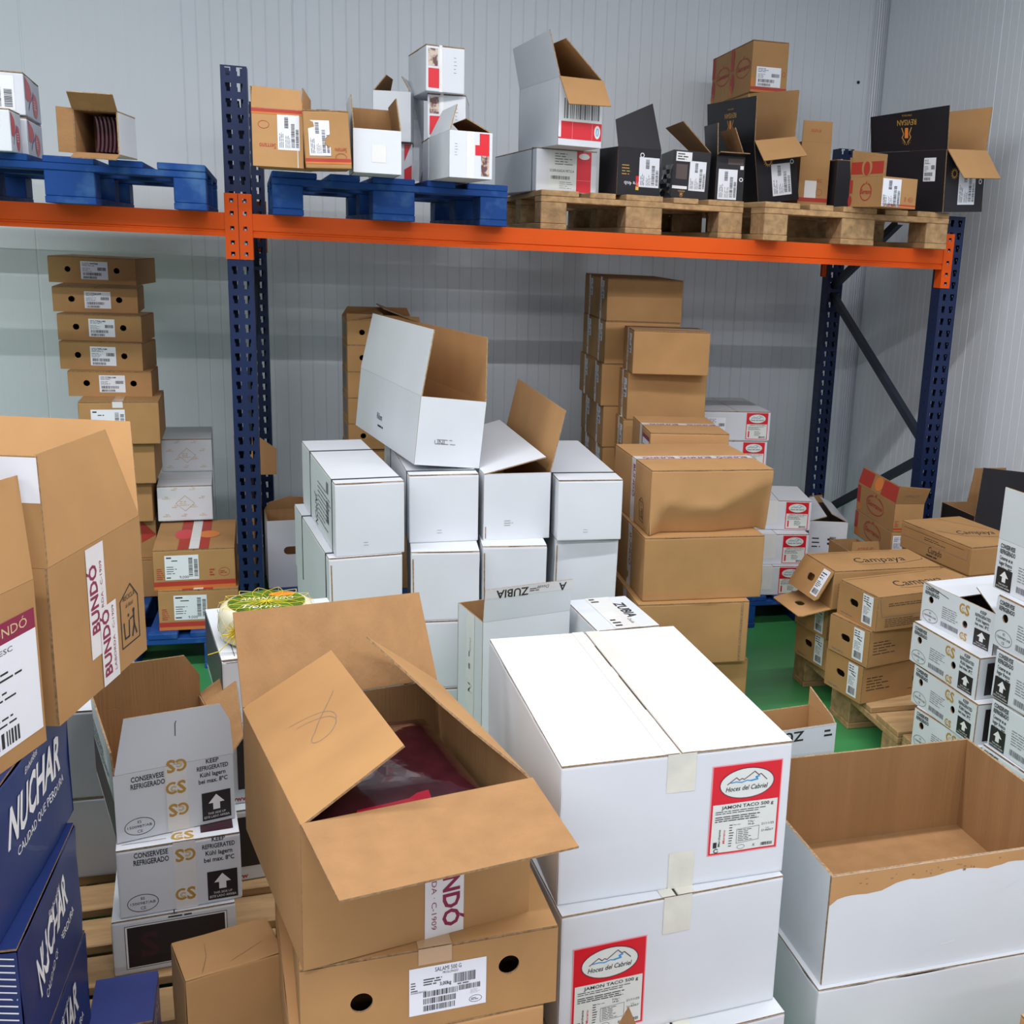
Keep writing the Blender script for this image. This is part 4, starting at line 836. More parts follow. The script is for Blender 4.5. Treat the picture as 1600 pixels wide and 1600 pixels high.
carton(None,'tall brown carton hidden under the punched stack behind the white block','kraft',box=[.36,.36,.1445,.05,.285,.3,.598,0,0])
# ---- brown taped stack, rear column: two cartons deep on every level
def tapeside(d,h,cx,rev=False):
    return D2().rect(cx-.018,0,cx+.018,h,'tape_white',0).text('BUNDÓ',cx+.008,h*.2,.02,'maroon',1,rot=90,width=.1)
NJ=('topmost','second','third','fourth','fifth','sixth','seventh')
BX['j6']=[1.435,.45,.3655,-.05,.33,.53,.18,0,0]; BX['j7']=[1.435,.45,.1445,-.05,.33,.53,.22,0,0]
for i in range(7):
    b=BX['j%d'%(i+1)]; hh=(BX['j%d'%i][2]-b[2]-.0008) if i else b[6]
    for q in (0,1):
        dd=b[5]/2-.001; c,s=cos(b[3]),sin(b[3]); oy=q*(b[5]/2+.001)
        bb=[b[0]-s*oy,b[1]+c*oy,b[2],b[3],b[4],dd,hh,0,0]
        carton(None,'brown taped carton in the dim rear stack, %s level, %s'%(NJ[i],'front one' if q==0 else 'rear one'),'kraft',box=bb,seam='x',deco=[('tape','L',tapeside(dd,hh,dd*.5)),('label','L',D2().add(lab_ship(.055,.075,i+q),dd*.56,hh*.5))] if i<6 else [])
BX['k4']=[1.48,.27,.505,-.07,.33,.42,.185,0,0];BX['k5']=[1.48,.27,.325,-.07,.33,.42,.179,0,0];BX['k6']=[1.48,.27,.1445,-.07,.33,.42,.18,0,0]
BX['k3'][1]=.27; BX['k1'][1]=.2;BX['k2'][1]=.27; BX['k2'][0]=1.487
for i in range(6):
    b=BX['k%d'%(i+1)]; b[5]=.2 if 0 else min(b[5],.18 if i else .24)
    b[6]=(BX['k%d'%i][2]-b[2]-.0008) if i else b[6]
    w,d,h=b[4:7]
    carton('k%d'%(i+1),'brown taped carton in the nearer stack, right of the rear column, %s'%(NJ[i] if i==0 else NJ[i]+' from top'),'kraft',seam='x',deco=[('tape','L',tapeside(d,h,d*.45)),('label','L',D2().add(lab_ship(.055,.08,i+20),d*.6,h*.45)),('tape','T',D2().rect(0,d*.4,w,d*.6,'tape_faint',0))] if i<4 else [])
BX['l1'][5]=.4
lw=BX['l1']; w,d,h=lw[4:7]
carton('l1','brown carton with a printed white tape, behind the crushed brown one','kraft_pale',seam='x',deco=[('tape','T',D2().add(bundo_tape(w,.045,.15,.01,flip=True),w,d*.5)),('tape','L',D2().rect(d*.45,0,d*.57,h,'tape_white',0)),('label','L',D2().rect(d*.62,h*.1,d*.95,h*.8,'paper',0).rect(d*.62,h*.8,d*.95,h*.88,'maroon',1).lines(d*.65,h*.2,d*.9,h*.7,6,'ink',1)),])
for i,z in enumerate((.5285,.337,.0003)): carton(None,'plain brown carton under the one with printed tape, %s below it'%('first','second','third')[i],'kraft',box=[1.44+.003*i,-.24,z,-.1,.3,.4 if i<2 else .205,.1905 if i<2 else .336,0,0])
# ---- white and red cartons under the rack
def hoc(w,h,s=1.): return D2().add(lab_hoces(h*.78*s,h*.92,True),w-h*.82*s-.006,h*.04)
b=BX['n1']; b[3]=-.2; 
for key,pl in (('n3','bottom one of the near stack under the rack'),('n2','middle one of the near stack under the rack'),('n1','top one of the near stack under the rack')):
    w,d,h=BX[key][4:7]; BX[key][6]=h=h-.001
    if key!='n1': BX[key][4]=w+.1; BX[key][0]-=.1; w+=.1; BX[key][5]=.36
    else: BX[key][4]=w+.1; BX[key][0]-=.1; BX[key][1]+=.02; w+=.1; BX[key][5]=.3
    carton(key,'white carton with red mountain label, '+pl,'white_film' if key!='n1' else 'white',seam='y',deco=[('label','F',hoc(w,h)),('tape','F',D2().rect(w*.3,h*.2,w*.5,h,'tape_faint',0))])
BX['m2'][3]=-.1; BX['m2'][6]=.1335; BX['m3']=[1.9,.5,.481,-.09,.32,.45,.1335,0,0];BX['m4']=[1.9,.5,.3465,-.09,.32,.45,.1335,0,0];BX['m5']=[1.9,.5,.1445,-.09,.32,.45,.201,0,0]
for i in range(5):
    b=BX['m%d'%(i+1)]; w,d,h=b[4:7]
    if i in(0,): b[6]=h=h-.001
    carton('m%d'%(i+1),'white mountain-label carton in the far stack right of the tall brown one, %s'%NJ[i],'white_grey',seam='y',deco=[('label','F',hoc(w,h)),('label','F',D2().add(lab_ship(w*.26,h*.6,i+30),w*.08,h*.18))] if i<3 else [])
w,d,h=BX['o1'][4:7]
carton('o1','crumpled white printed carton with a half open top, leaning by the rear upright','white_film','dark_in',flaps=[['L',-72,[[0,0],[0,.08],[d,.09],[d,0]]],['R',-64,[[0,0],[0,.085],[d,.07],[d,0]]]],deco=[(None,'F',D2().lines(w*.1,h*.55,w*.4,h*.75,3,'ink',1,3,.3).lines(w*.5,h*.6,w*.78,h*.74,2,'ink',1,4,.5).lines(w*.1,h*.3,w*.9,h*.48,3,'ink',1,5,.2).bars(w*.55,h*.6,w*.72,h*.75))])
carton(None,'brown open carton behind the crumpled white one, only its pale flap showing','kraft_in','kraft_pale',box=[2.545,.72,.1445,.05,.13,.3,.19,0,0],flaps=[['F',-4,[[.012,0],[.03,.09],[.1,.095],[.13,0]]]],open_=True)
# ---- open logo carton and the one below it
w,d,h=BX['pa'][4:7]
fl_=D2().rect(0,.004,d*.34,.07,'print_red',1).rect(d*.6,.004,d,.07,'print_red',1).ell(d*.5,.04,d*.1,.03,'print_orange2',2)
serr=lambda d,h:D2().rect(0,h*.3,d*.09,h*.95,'print_red',1).ell(d*.08,h*.2,d*.07,h*.14,'print_orange',1).add(serrano_mark(.042,2.3),d*.5,h*.52)
carton('pa','open brown carton with a red round logo and red printed flaps, by the right upright','kraft',deco=[(None,'L',serr(d,h)),(None,'F',serrano_front(w,h))],fdeco={'L':fl_,'F':D2().text('ATRIZ 2P',w*.5,.035,.012,'ink_soft',1,'c',width=.06)})
w,d,h=BX['pb'][4:7]; BX['pb'][6]=.1165
carton('pb','brown carton with a red round logo under the open one by the right upright','kraft',seam='y',deco=[(None,'L',serr(d,h)),('label','F',D2().add(lab_ship(w*.6,h*.8,5),w*.05,h*.05))])
carton(None,'brown carton hidden at the foot of the round-logo pair by the right upright','kraft',box=[2.52,-.2,0,-.1,.13,.24,.3725,0,0])
# ============================================================ white ham carton block
GX={'G1':'top row, first from the left','G2':'top row, second from left','G4':'top row, rightmost'}
dir_='long white strapped carton of the big block, '
mark=D2().rect(0,0,.001,.001,'ink',1)
for key in ('G1','G2','G4'):
    w,d,h=BX[key][4:7]
    dc=[(None,'F',D2().lines(w*.4,h*.12,w*.6,h*.2,2,'ink_soft',1,3,.12,.5))]
    if key=='G1': dc.append((None,'L',D2().text('JAMON',d*.42,h*.5,.05,'ink',1,rot=-90,width=.1).lines(d*.5,h*.15,d*.9,h*.75,9,'ink_soft',1,4,.3).bars(d*.74,h*.3,d*.8,h*.62,'ink',1,False).rect(d*.74,h*.72,d*.79,h*.88,'ink_soft',1)))
    if key=='G2': BX[key][8]=.0; BX[key][3]=.05; BX[key][6]=.2165
    if key=='G4': BX[key][8]=.0
    BX[key][5]=.7
    carton(key,dir_+GX[key],'white',seam='lid',deco=dc,straps=(.055,.5) if key!='G4' else (.11,))
w,d,h=BX['G3'][4:7]; BX['G3'][8]=0.0; BX['G3'][0]+=.006; BX['G3'][4]-=.006; BX['G3'][3]=.05; 
carton('G3','long white carton with brown flap raised, top row of the block, third from left','white','kraft_pale',deco=[(None,'F',D2().lines(w*.3,h*.2,w*.5,h*.3,3,'ink_soft',1,3,.2,.8).stroke([(w*.03,h*.03),(w*.03,h*.2)],.003,'edge_w',1))])
for i,(key,nm) in enumerate((('G5','first'),('G6','second'),('G7','third'),('G8','fourth'))):
    BX[key][6]=.2195; w,d,h=BX[key][4:7]
    carton(key,dir_+'second row, %s from the left'%nm,'white',seam='lid',straps=(.055,.52) if i==0 else (),deco=[(None,'F',D2().stroke([(w*.04,h*.02),(w*.03,h*.9)],.004,'edge_w',1))])
    for lv,z in ((3,.2202),(4,0.0003)):
        b=list(BX[key]); b[0]+=(.004,-.006)[lv-3]; b[1]-=.006*(lv-2); b[2]=z; b[6]=.2192
        carton(None,dir_+'%s row, %s from the left'%(('third','bottom')[lv-3],nm),'white',seam='lid',box=b)
BX['K0'][2]=.899
w,d,h=BX['K0'][4:7]
k0,_=carton('K0','open white carton resting tilted on top of the big white block, brown flap raised','white','kraft_pale',deco=[(None,'L',D2().text('Rilum',d*.42,h*.33,.022,'ink',1,'c',width=.07).lines(d*.4,h*.2,d*.5,h*.26,1,'ink',1,2,.5)),(None,'F',D2().text('UNI',w*.42,h*.32,.014,'ink_soft',1,'r').lines(w*.3,h*.3,w*.75,h*.42,2,'ink_soft',1,3,.15,.8))])
# ============================================================ crushed brown stack
b=BX['q1']; w,d,h=b[4:7]; b[3]=.0
def crush(p):
    if p.y>.12: return V(0,0,0)
    u=p.x/w; zc=(.0+.9*u if u<.12 else .108-.02*sin((u-.12)*4) if u<.6 else .10+.22*(u-.6))
    k=max(0,zc-p.z); f=1-max(0,p.y)/.12
    return V(0,(.42*k if u<.97 else .2*k)*f+.004*f*max(0,1-abs(p.z-zc)/.012)*-1,0)
carton('q1','brown carton with a crushed lower corner and printed tape, top of the middle brown stack','kraft_pale',seam='x',amp=.0025,cell=.02,dent=crush,deco=[('tape','T',D2().add(bundo_tape(w,.05,.135,.02,flip=True),w,d*.45)),('tape','L',D2().add(bundo_tape(h,.05,.15,.02,flip=True),d*.55,h,90)),(None,'L',D2().add(recycle_mark(.055),d*.73,h*.12))])
for i,key in enumerate(('q2','q3','q4')):
    if key=='q4': BX['q4']=[1.262,-.80,0.0003,-.02,.40,.42,.219,0,0]
    b=BX[key]; b[6]=.2193; w,d,h=b[4:7]
    carton(key,'plain brown carton in the middle brown stack, %s'%('second from the top','third from the top, right edge torn open','at the bottom')[i],'kraft',seam='x',amp=.003,deco=[('tape','L',D2().add(bundo_tape(h,.05,.15,.03,flip=True),d*.55,h,90))]+([(None,'F',D2().rect(w-.03,.006,w-.022,h-.005,'edge_k',1))] if key=='q3' else []))
# ============================================================ tall white cartons behind the closed white stack
w,d,h=BX['Z1'][4:7]
zt=D2().text('ZUBIA',.0,0,.024,'ink',1,'l',width=.1,bold=.02)
f1=D2().rect(0,.072,w,.098,'tape_white',0).add(zt,w*.49,.094,180).text('Desde',w*.72,.094,.01,'ink',1,'l',rot=180,shear=.2).lines(w*.5,.078,w*.68,.09,2,'ink',1).text('A',w*.93,.094,.024,'ink',1,'l',rot=180,bold=.02)
carton('Z1','tall white carton with its front flap up, upside-down lettering on the flap edge','white','kraft_in',flaps=[['F',7,[[0,0],[0,.1],[w,.1],[w,0]]]],fdeco={'F':f1},wallm={},deco=[(None,'L',D2().text('Desde',d*.5,h*.86,.012,'ink',1,rot=-90,shear=.2).lines(d*.46,h*.66,d*.54,h*.8,2,'ink_soft',1).text('N',d*.45,h*.6,.03,'ink',1,rot=-90,bold=.02).text('Z',d*.55,h*.05,.03,'ink',1)),('tape','L',D2().rect(d*.36,h*.1,d*.68,h,'tape_faint',0))])
w,d,h=BX['Z2'][4:7]
carton('Z2','tall white carton with black lettering across its closed lid, behind the closed white stack','white',seam='y',deco=[('tape','T',D2().rect(w*.3,0,w*.7,d,'tape_faint',0).text('ZUBIA',w*.66,d*.78,.032,'ink',1,rot=-90,bold=.02,width=.13).text('Desde',w*.62,d*.27,.011,'ink',1,rot=-90,shear=.2).lines(w*.34,d*.05,w*.5,d*.3,3,'ink',1).lines(w*.34,d*.82,w*.5,d*.98,2,'ink',1))])
BX['Z3']=[1.248,-1.84,0,.12,.245,.13,.445,0,0]
w,d,h=BX['Z3'][4:7]
carton('Z3','small open white carton with upside-down lettering on the floor behind the big open box','white','kraft_pale',deco=[(None,'F',D2().text('ZUBIA',w*.62,h-.004,.026,'ink',1,'l',rot=180,bold=.02,width=.13).lines(w*.86,h*.93,w*.99,h*.985,2,'ink',1))],flaps=[['R',0,[[0,0],[.02,.015],[d,.05],[d,0]]],['F',0,[[0,0],[0,.004],[w,.004],[w,0]]]])
# ============================================================ closed white stack with red mountain labels
BX['W3'][2]=.0003; BX['W3'][6]=.2552; BX['W2'][6]=.2555
for key,pl,lx,lz in (('W1','top of the foreground stack',.268,.052),('W2','middle of the foreground stack',.022,.018),('W3','bottom of the foreground stack',.1,.03)):
    w,d,h=BX[key][4:7]
    dc=[('tape','T',D2().rect(w*.5-.028,0,w*.5-.0032,d,'tape_clear',0)),('tape','T',D2().rect(w*.5+.0032,0,w*.5+.034,d,'tape_clear',0)),('tape','F',D2().rect(w*.5-.024,h*.0 if key=='W3' else h*.72,w*.5+.028,h,'tape_clear',0))]
    dc.append(('label','F',D2().add(lab_hoces(.134,.172),lx,lz)))
    if key=='W1': dc.append(('tape','F',D2().rect(w*.5-.012,0,w*.5+.036,h*.27,'tape_clear',0)))
    carton(key,'large closed white carton with red mountain label, '+pl,'white',seam='y',deco=dc,amp=.0014,gap=.0022)
# ============================================================ big open white box at lower right
b=BX['C1']; w,d,h=b[4:7]
D=D2(); rr=random.Random(5); pts=[(0,h-.0005),(0,h-.062)]
for k in range(1,40): x=w*k/39; pts.append((x,h-.055+.028*min(1,x/.22)+.004*sin(x*50)+rr.uniform(-.0012,.0012)))
pts+=[(w,h-.0005)]; 
for k in range(len(pts)-3):
    a,b2=pts[k+1],pts[k+2]; D.poly([(a[0],a[1]),(b2[0],b2[1]),(b2[0],h-.0006),(a[0],h-.0006)],'kraft_pale',0)
for k in range(26): x=rr.uniform(.05,w-.03); D.ell(x,h-rr.uniform(.012,.026),rr.uniform(.001,.004),rr.uniform(.001,.003),'edge_k',1,8)
D.stroke([(w*.42,h*.2),(w*.47,h*.215)],.002,'white_print',1).stroke([(w*.62,h*.62),(w*.69,h*.7)],.0015,'white_grey',1)
carton('C1','big open white box with brown inside and a torn strip along its front rim','white','kraft_in',open_=True,flaps=[],deco=[(None,'F',D)],t=.006)
carton(None,'large white carton under the big open white box','white',box=[1.148,-2.485,.0003,.031,.62,.48,.2322,0,0],amp=.004,seam='x')
# ============================================================ open brown carton in the middle foreground and those below
b=BX['D1']; w,d,h=b[4:7]
FL['D1']=[f for f in FL['D1'] if f[0]!='R']+[['R',-52,[[0,0],[.03,.006],[.13,.07],[.2,.10],[.3,.125],[.452,.168],[.4507,0]]]]
scr=D2(); Q=lambda c:[((1-u)**3*c[0][0]+3*u*(1-u)**2*c[1][0]+3*u*u*(1-u)*c[2][0]+u**3*c[3][0],(1-u)**3*c[0][1]+3*u*(1-u)**2*c[1][1]+3*u*u*(1-u)*c[2][1]+u**3*c[3][1]) for u in [k/10 for k in range(11)]]
for c in (((.17,.05),(.18,.10),(.20,.13),(.24,.12)),((.19,.06),(.2,.11),(.24,.14),(.27,.10)),((.27,.10),(.28,.07),(.26,.06),(.24,.08)),((.24,.08),(.2,.1),(.17,.13),(.15,.14))): scr.stroke(Q(c),.0007,'ink_soft',1)
carton('D1','large open brown carton in the foreground with all four flaps spread out','kraft','kraft_in',deco=[('tape','F',D2().add(bundo_tape(h,.062,.3,.086,tw=.132),w*.6,h,-90))],fdeco={'L':scr},wallm={})
# lining of the folded flaps is the paler inside of the board
x,y,z,yaw=b[:4]
def pack(label,lx,ly,lz,sx,sy,sz,rx,ry,rz,red=None):
    mb=MB(); n=10; vs=[];fs=[]
    for j in range(n+1):
        for i in range(n+1):
            u,v=i/n*2-1,j/n*2-1; e=max(abs(u),abs(v)); hh=(1-e**4)**.5
            zz=hh*sz/2*(1+.12*noise.noise(V(u*3,v*3,lz*9))); vs.append(V(u*sx/2,v*sy/2,zz))
    k=len(vs); vs+= [V(p.x,p.y,-p.z) for p in vs]
    for j in range(n):
        for i in range(n):
            q=(j*(n+1)+i,j*(n+1)+i+1,(j+1)*(n+1)+i+1,(j+1)*(n+1)+i); fs.append(q); fs.append(tuple(k+a for a in q[::-1]))
    mb.mesh(vs,fs,'salami',True); o=mb.build('vacuum_pack')
    M=Matrix.Translation(V(x,y,z))@Matrix.Rotation(yaw,4,'Z'); o.matrix_world=M@Matrix.Translation(V(lx,ly,lz))@Matrix.Rotation(rz,4,'Z')@Matrix.Rotation(rx,4,'X')@Matrix.Rotation(ry,4,'Y')
    if red:
        m2=MB(); D=D2().poly([(-sx*.3,-sy*.47),(sx*.14,-sy*.47),(sx*.15,-sy*.37),(sx*.08,-sy*.38),(sx*.02,-sy*.41),(-sx*.28,-sy*.435)],'salami_red',1); D.put(m2,V(0,0,0),V(1,0,0),V(0,1,0),V(0,0,1),lambda p,n:V(p.x,p.y,sz/2*(1-max(abs(p.x*2/sx),abs(p.y*2/sy))**4)**.5+p.z+.0015)); m2.build('label',o)
    tag(o,label,'food pack'); return o
pack('shrink-wrapped dark red meat pack, uppermost in the open brown foreground carton',.165,.19,.195,.27,.35,.045,0,.06,.0,True)
pack('shrink-wrapped dark red meat pack, beneath the uppermost one in the foreground carton',.175,.2,.14,.28,.36,.05,0,.02,.0)
pack('shrink-wrapped dark red meat pack, third one down in the foreground carton',.17,.2,.085,.28,.37,.05,0,0,.0)
pack('shrink-wrapped dark red meat pack, at the bottom of the foreground carton',.17,.2,.032,.28,.37,.05,0,0,.0)
def lab_salami(w,h):
    D=D2().rect(0,0,w,h,'paper',0); D.text('SALAMI 500 G',w*.5,h*.87,h*.09,'ink',1,'c',width=w*.34); D.text('PROLONGO',w*.53,h*.8,h*.05,'ink',1,'c',width=w*.2)
    D.lines(w*.18,h*.6,w*.45,h*.76,3,'ink',1,2,.45); D.lines(w*.02,h*.5,w*.12,h*.72,4,'ink',1,4,.35); D.text('3,00kg',w*.39,h*.56,h*.075,'ink',1,bold=.02,width=w*.15); D.bars(w*.57,h*.56,w*.86,h*.76,'ink',1,True,3)
    D.text('INGREDIENTES',w*.02,h*.47,h*.035,'ink',1,width=w*.2); D.lines(w*.62,h*.5,w*.9,h*.55,1,'ink',1,4)
    D.bars(w*.18,h*.36,w*.63,h*.48,'ink',1,True,7); D.bars(w*.64,h*.38,w*.92,h*.49,'ink',1,True,9); D.bars(w*.18,h*.21,w*.6,h*.33,'ink',1,True,5); D.bars(w*.18,h*.06,w*.6,h*.18,'ink',1,True,6)
    D.ring(w*.86,h*.14,w*.085,h*.075,w*.006,'ink',1); D.lines(w*.8,h*.11,w*.92,h*.17,2,'ink',1); D.lines(w*.79,h*.26,w*.95,h*.36,4,'ink_soft',1,4,.2); return D
b=BX['D2']; w,d,h=b[4:7]; b[6]=h=.137
carton('D2','brown carton with two round holes and a salami label, under the open foreground one','kraft',seam='y',holes={'F':[ellpts(w*.225,h*.46,.0165,.0165,20),ellpts(w*.80,h*.60,.0165,.0165,20)]},deco=[('label','F',D2().add(lab_salami(.118,.082),w*.405,h*.17)),('tape','F',D2().rect(w*.44,h*.8,w*.57,h,'tape_kraft',0)),('tape','T',D2().rect(w*.44,0,w*.57,d,'tape_kraft',0))])
for i,z in enumerate((.276,.138,.0003)): carton(None,'brown carton in the foreground stack, %s below the one with the salami label'%('first','second','third')[i],'kraft_pale' if i==0 else 'kraft',box=[.2+.004*i,-2.668,z,.09,.385,.45,.1372,0,0],seam='y')
# ============================================================ left foreground: brown cartons on blue ones
b=BX['V1']; w,d,h=b[4:7]; b[8]=.0
BX['V0'][5]=.32; vt=D2().add(bundo_tape(.185,.062,.3,.04),w*.455,.06,90)
FL['V1']=[f for f in FL['V1'] if f[0]!='L']+[['L',2,[[0,0],[.0,.17],[.4,.17],[.4,0]]]]
carton('V1','open brown carton with red-lettered tape and recycling mark, upper left foreground','kraft','kraft',deco=[('tape','F',vt),('tape','F',D2().add(bundo_tape(.135,.060,.3,.014),w*.555,.0,90,dl=2)),(None,'F',D2().add(recycle_mark(.07),w*.70,h*.15))],fdeco={'L':D2().rect(.0,.10,.4,.168,'paper',0).stroke([(.12,.15),(.28,.15)],.006,'maroon',1)})
b=BX['V0']; w,d,h=b[4:7]
D=D2().rect(w*.2,h*.10,w*.985,h*.72,'paper',0).rect(w*.2,h*.72,w*.985,h*.84,'maroon',0).text('BUNDÓ',w*.72,h*.755,h*.055,'gold_pale',1,width=w*.22)
D.text('JAMON M FRESC',w*.5,h*.66,h*.03,'ink',1,width=w*.35).lines(w*.5,h*.5,w*.96,h*.64,4,'ink',1,3,.35).lines(w*.5,h*.24,w*.9,h*.46,6,'ink',1,5,.3).bars(w*.45,h*.13,w*.85,h*.22,'ink',1,True,4)
carton('V0','brown carton with a dark red banded label, cut off by the left edge','kraft','kraft',deco=[('label','F',D)])
BLU=[(.0003,.2095,-2.645,.36),(.2105,.2095,-2.645,.355),(.4207,.2095,-2.645,.34),(.6309,.2105,-2.80,.535)]
def nuch(u,v,wd,rot): 
    D=D2(); D.text('NUCHAR',u,v,.058,'white_print',1,rot=rot,shear=.3,bold=.028,width=wd); D.text('CALIDAD QUE PERDURA',u+.035,v-.03,.014,'white_print',1,rot=rot,width=wd*.92); D.text('Embutidos',u+.08,v+.075,.011,'white_print',1,rot=rot,shear=.2); return D
for i,(z,h,y0,w) in enumerate(BLU):
    D=(nuch(.07,.07,.2,10),nuch(.08,.085,.2,10),nuch(.075,.078,.19,12),nuch(.23,.105,.245,1))[i]
    dc=[(None,'F',D)]
    if i<3:
        L=D2()
        for k in range(16): L.stroke([(.36,h*.98-.0105*k),(.415,h*.98-.0105*k-.010)],.0022,'white_print',1)
        L.rect(.30,0,.41,h*.2,'yellow_print',2); dc.append((None,'L',L))
    bx=[-.15,y0,z,1.55,w,.42,h,0,0] if i<3 else [-.185,-2.799,z,1.505,w,.40,h,0,0]
    carton(None,'glossy blue carton with slanted white lettering, %s in the left foreground stack'%('bottom one','second from the bottom','third from the bottom','topmost')[i],'blue_card','kraft_in',box=bx,seam='x',deco=dc,amp=.004)
for i in range(2): carton(None,'blue carton hidden behind the left foreground stack, %s'%('lower','upper')[i],'blue_card',box=[-.70,-2.24,.0003+.4206*i,0,.27,.32,.42,0,0],seam='x')
carton(None,'low blue carton with a printed side, on the floor between blue stack and brown corner','blue_card2','kraft_in',box=[-.145,-2.335,.0003,.06,.105,.145,.25,0,0],seam='lid',deco=[(None,'F',D2().text('NUCHAR',.01,.235,.012,'white_print',1,width=.07)),(None,'R',D2().lines(.01,.1,.13,.24,7,'white_print',1,3,.3))])
b=[.02,-2.369,.0003,.3,.166,.122,.349,0,0]
carton(None,'plain brown carton with creased corner at the bottom edge left of the foreground stack','kraft_pale',box=b,seam=None,amp=.003,deco=[(None,'T',D2().stroke([(.03,.01),(.045,.05),(.05,.09)],.001,'edge_k',1).stroke([(.08,.02),(.14,.05)],.0008,'edge_k',1))])
# ============================================================ refrigerated cartons at left on the slatted pallet
w,d,h=BX['z3'][4:7]; BX['z3'][6]=.121
carton('z3','white carton with a black panelled front, standing on the slats at the left','white',seam='y',deco=[(None,'F',D2().rect(w*.1,h*.1,w*.93,h*.88,'ink',0).rect(w*.105,h*.11,w*.925,h*.87,'white_print',1).rect(w*.12,h*.13,w*.91,h*.85,'black_print',2).text('S',w*.22,h*.3,h*.42,'maroon_print',3,bold=.03).text('SANCHEZ'[:0] or 'GO',w*.5,h*.33,h*.12,'maroon_print',3).stroke([(w*.14,h*.24),(w*.6,h*.24)],.001,'maroon_print',3)),(None,'F',D2().lines(w*.45,h*.9,w*.8,h*.96,1,'ink',1))])
w,d,h=BX['z2'][4:7]; BX['z2'][2]=.2662
carton('z2','closed white carton with arrow box and gold tape, under the open one at left','white',seam='y',deco=[(None,'F',front_small(w,h)),('tape','F',D2().add(gold_tape(w,h,(.80,.22)),w*.54,0)),('tape','T',D2().rect(w*.45,0,w*.63,d,'tape_faint',0).add(s_mark(.04),w*.54,.02)),(None,'T',D2().rect(w*.68,.02,w*.95,d*.8,'maroon_print',1).stroke([(w*.05,.02),(w*.4,.02)],.001,'ink',1))])
w,d,h=BX['z1'][4:7]
side=D2().rect(0,h*.06,d,h*.62,'maroon_print',0).lines(.01,h*.66,d*.95,h*.96,5,'ink',1,3,.35)
carton('z1','open white carton with arrow box and gold S tape, brown flaps up, at the left','white','kraft_in',deco=[(None,'F',front_small(w,h)),('tape','F',D2().add(gold_tape(w,h,(.985,.66,.32)),w*.51,0)),(None,'L',side)],fdeco={'F':D2().stroke([(.115,.06),(.116,.085),(.118,.09)],.0016,'ink',1)})
for i,(z,h) in enumerate(((.1445,.196),(.3415,.2075))): carton(None,'plain white carton behind the blue stack at the left, %s'%('lower one on the slats','upper one'))if 0 else carton(None,'plain white carton behind the blue stack at the left, %s'%('lower one on the slats','upper one')[i],'white_grey','kraft_in',box=[-.505,-1.655,z,.0,.3,.38,h,0,0],seam='x')
# ---- stack carrying the cheese
w,d,h=.3,.37,.1558
for i,(z,h2) in enumerate(((.1445,.177),(.3222,.177))):
    carton(None,'white carton with a black panel under the cheese box, %s'%('lowest on the slats','second from the bottom')[i],'white',box=[.03+.004*i,-1.745+.03*i,z,.12,.3,.39,h2,0,0],seam='y',deco=[(None,'F',D2().rect(.03,h2*.2,.27,h2*.9,'black_print',1).text('www',.012,h2*.04,.012,'print_red',1,bold=.02)),(None,'L',D2().rect(.02,h2*.12,.37,h2*.8,'maroon_print',1))])
BX['a1'][4]=.3
carton('a1','white box with a dark maroon side, carrying the netted cheese wheel','white',seam='lid',deco=[(None,'L',D2().rect(0,h*.1,d,h*.98,'maroon_print',1).stroke([(0,h*.05),(d,h*.05)],.003,'white_grey',1)),(None,'T',D2().stroke([(.03,.02),(.03,d*.9)],.0015,'ink',1).lines(.045,.1,.07,.3,14,'ink_soft',1,3,.2)),(None,'F',D2().text('GO',.05,h*.75,.02,'ink',1).stroke([(.01,h*.96),(.2,h*.96)],.0015,'ink',1))])
ch=thing('cheese_wheel','round pale cheese wheel in yellow net with a green label, on a white box','cheese',(.128,-1.53,.6575))
R_=.108; HH=.082
prof=[(0,0),(R_*.86,0),(R_*.96,.008),(R_,.025),(R_,HH-.025),(R_*.95,HH-.007),(R_*.85,HH),(0,HH+.001)]
mb=MB(); mb.lathe(prof,'rind',48); mb.build('rind',ch)
mb=MB(); D=D2().ell(0,0,R_*.80,R_*.80,'label_green',0,40).ell(R_*.3,R_*.5,R_*.28,R_*.14,'label_orange',1).text('GARCIA',0,R_*.12,R_*.2,'white_print',2,'c',shear=.2,width=R_*1.0).text('BAQUERO'[:0] or 'Tierno',-R_*.1,-R_*.42,R_*.22,'white_print',2,'c',shear=.3,width=R_*.8)
D=D2().ell(0,0,R_*.80,R_*.80,'label_green',0,40).ell(R_*.3,R_*.5,R_*.28,R_*.14,'label_orange',1).text('AMANTEGO',0,R_*.12,R_*.19,'white_print',2,'c',shear=.2,width=R_*1.1).text('Tierno',-R_*.1,-R_*.42,R_*.22,'white_print',2,'c',shear=.3,width=R_*.8)
D.put(mb,V(0,0,HH+.001),V(1,0,0),V(0,1,0),V(0,0,1)); mb.build('label',ch)
mb=MB(); rr=random.Random(3)
def surf(r,a,dz=0): return V(r*cos(a),r*sin(a),HH+.0035+dz)
for s in (1,-1):
    for k in range(14):
        a0=2*pi*k/14; pts=[]
        for j in range(9): rad=R_*.95*(1-j/8)**.9+.002; a=a0+s*j*.10; pts.append(surf(rad,a))
        mb.tube(pts,.0006,'net',4)
        pts=[V((R_+.0012)*cos(a0+s*(-.09*j)),(R_+.0012)*sin(a0+s*(-.09*j)),HH-.012-(HH-.024)*j/6) for j in range(7)]
        mb.tube([surf(R_*.95,a0)]+pts,.0006,'net_pale',4)
mb.build('net',ch)
mb=MB(); c=V(-.062,-.098,.045); 
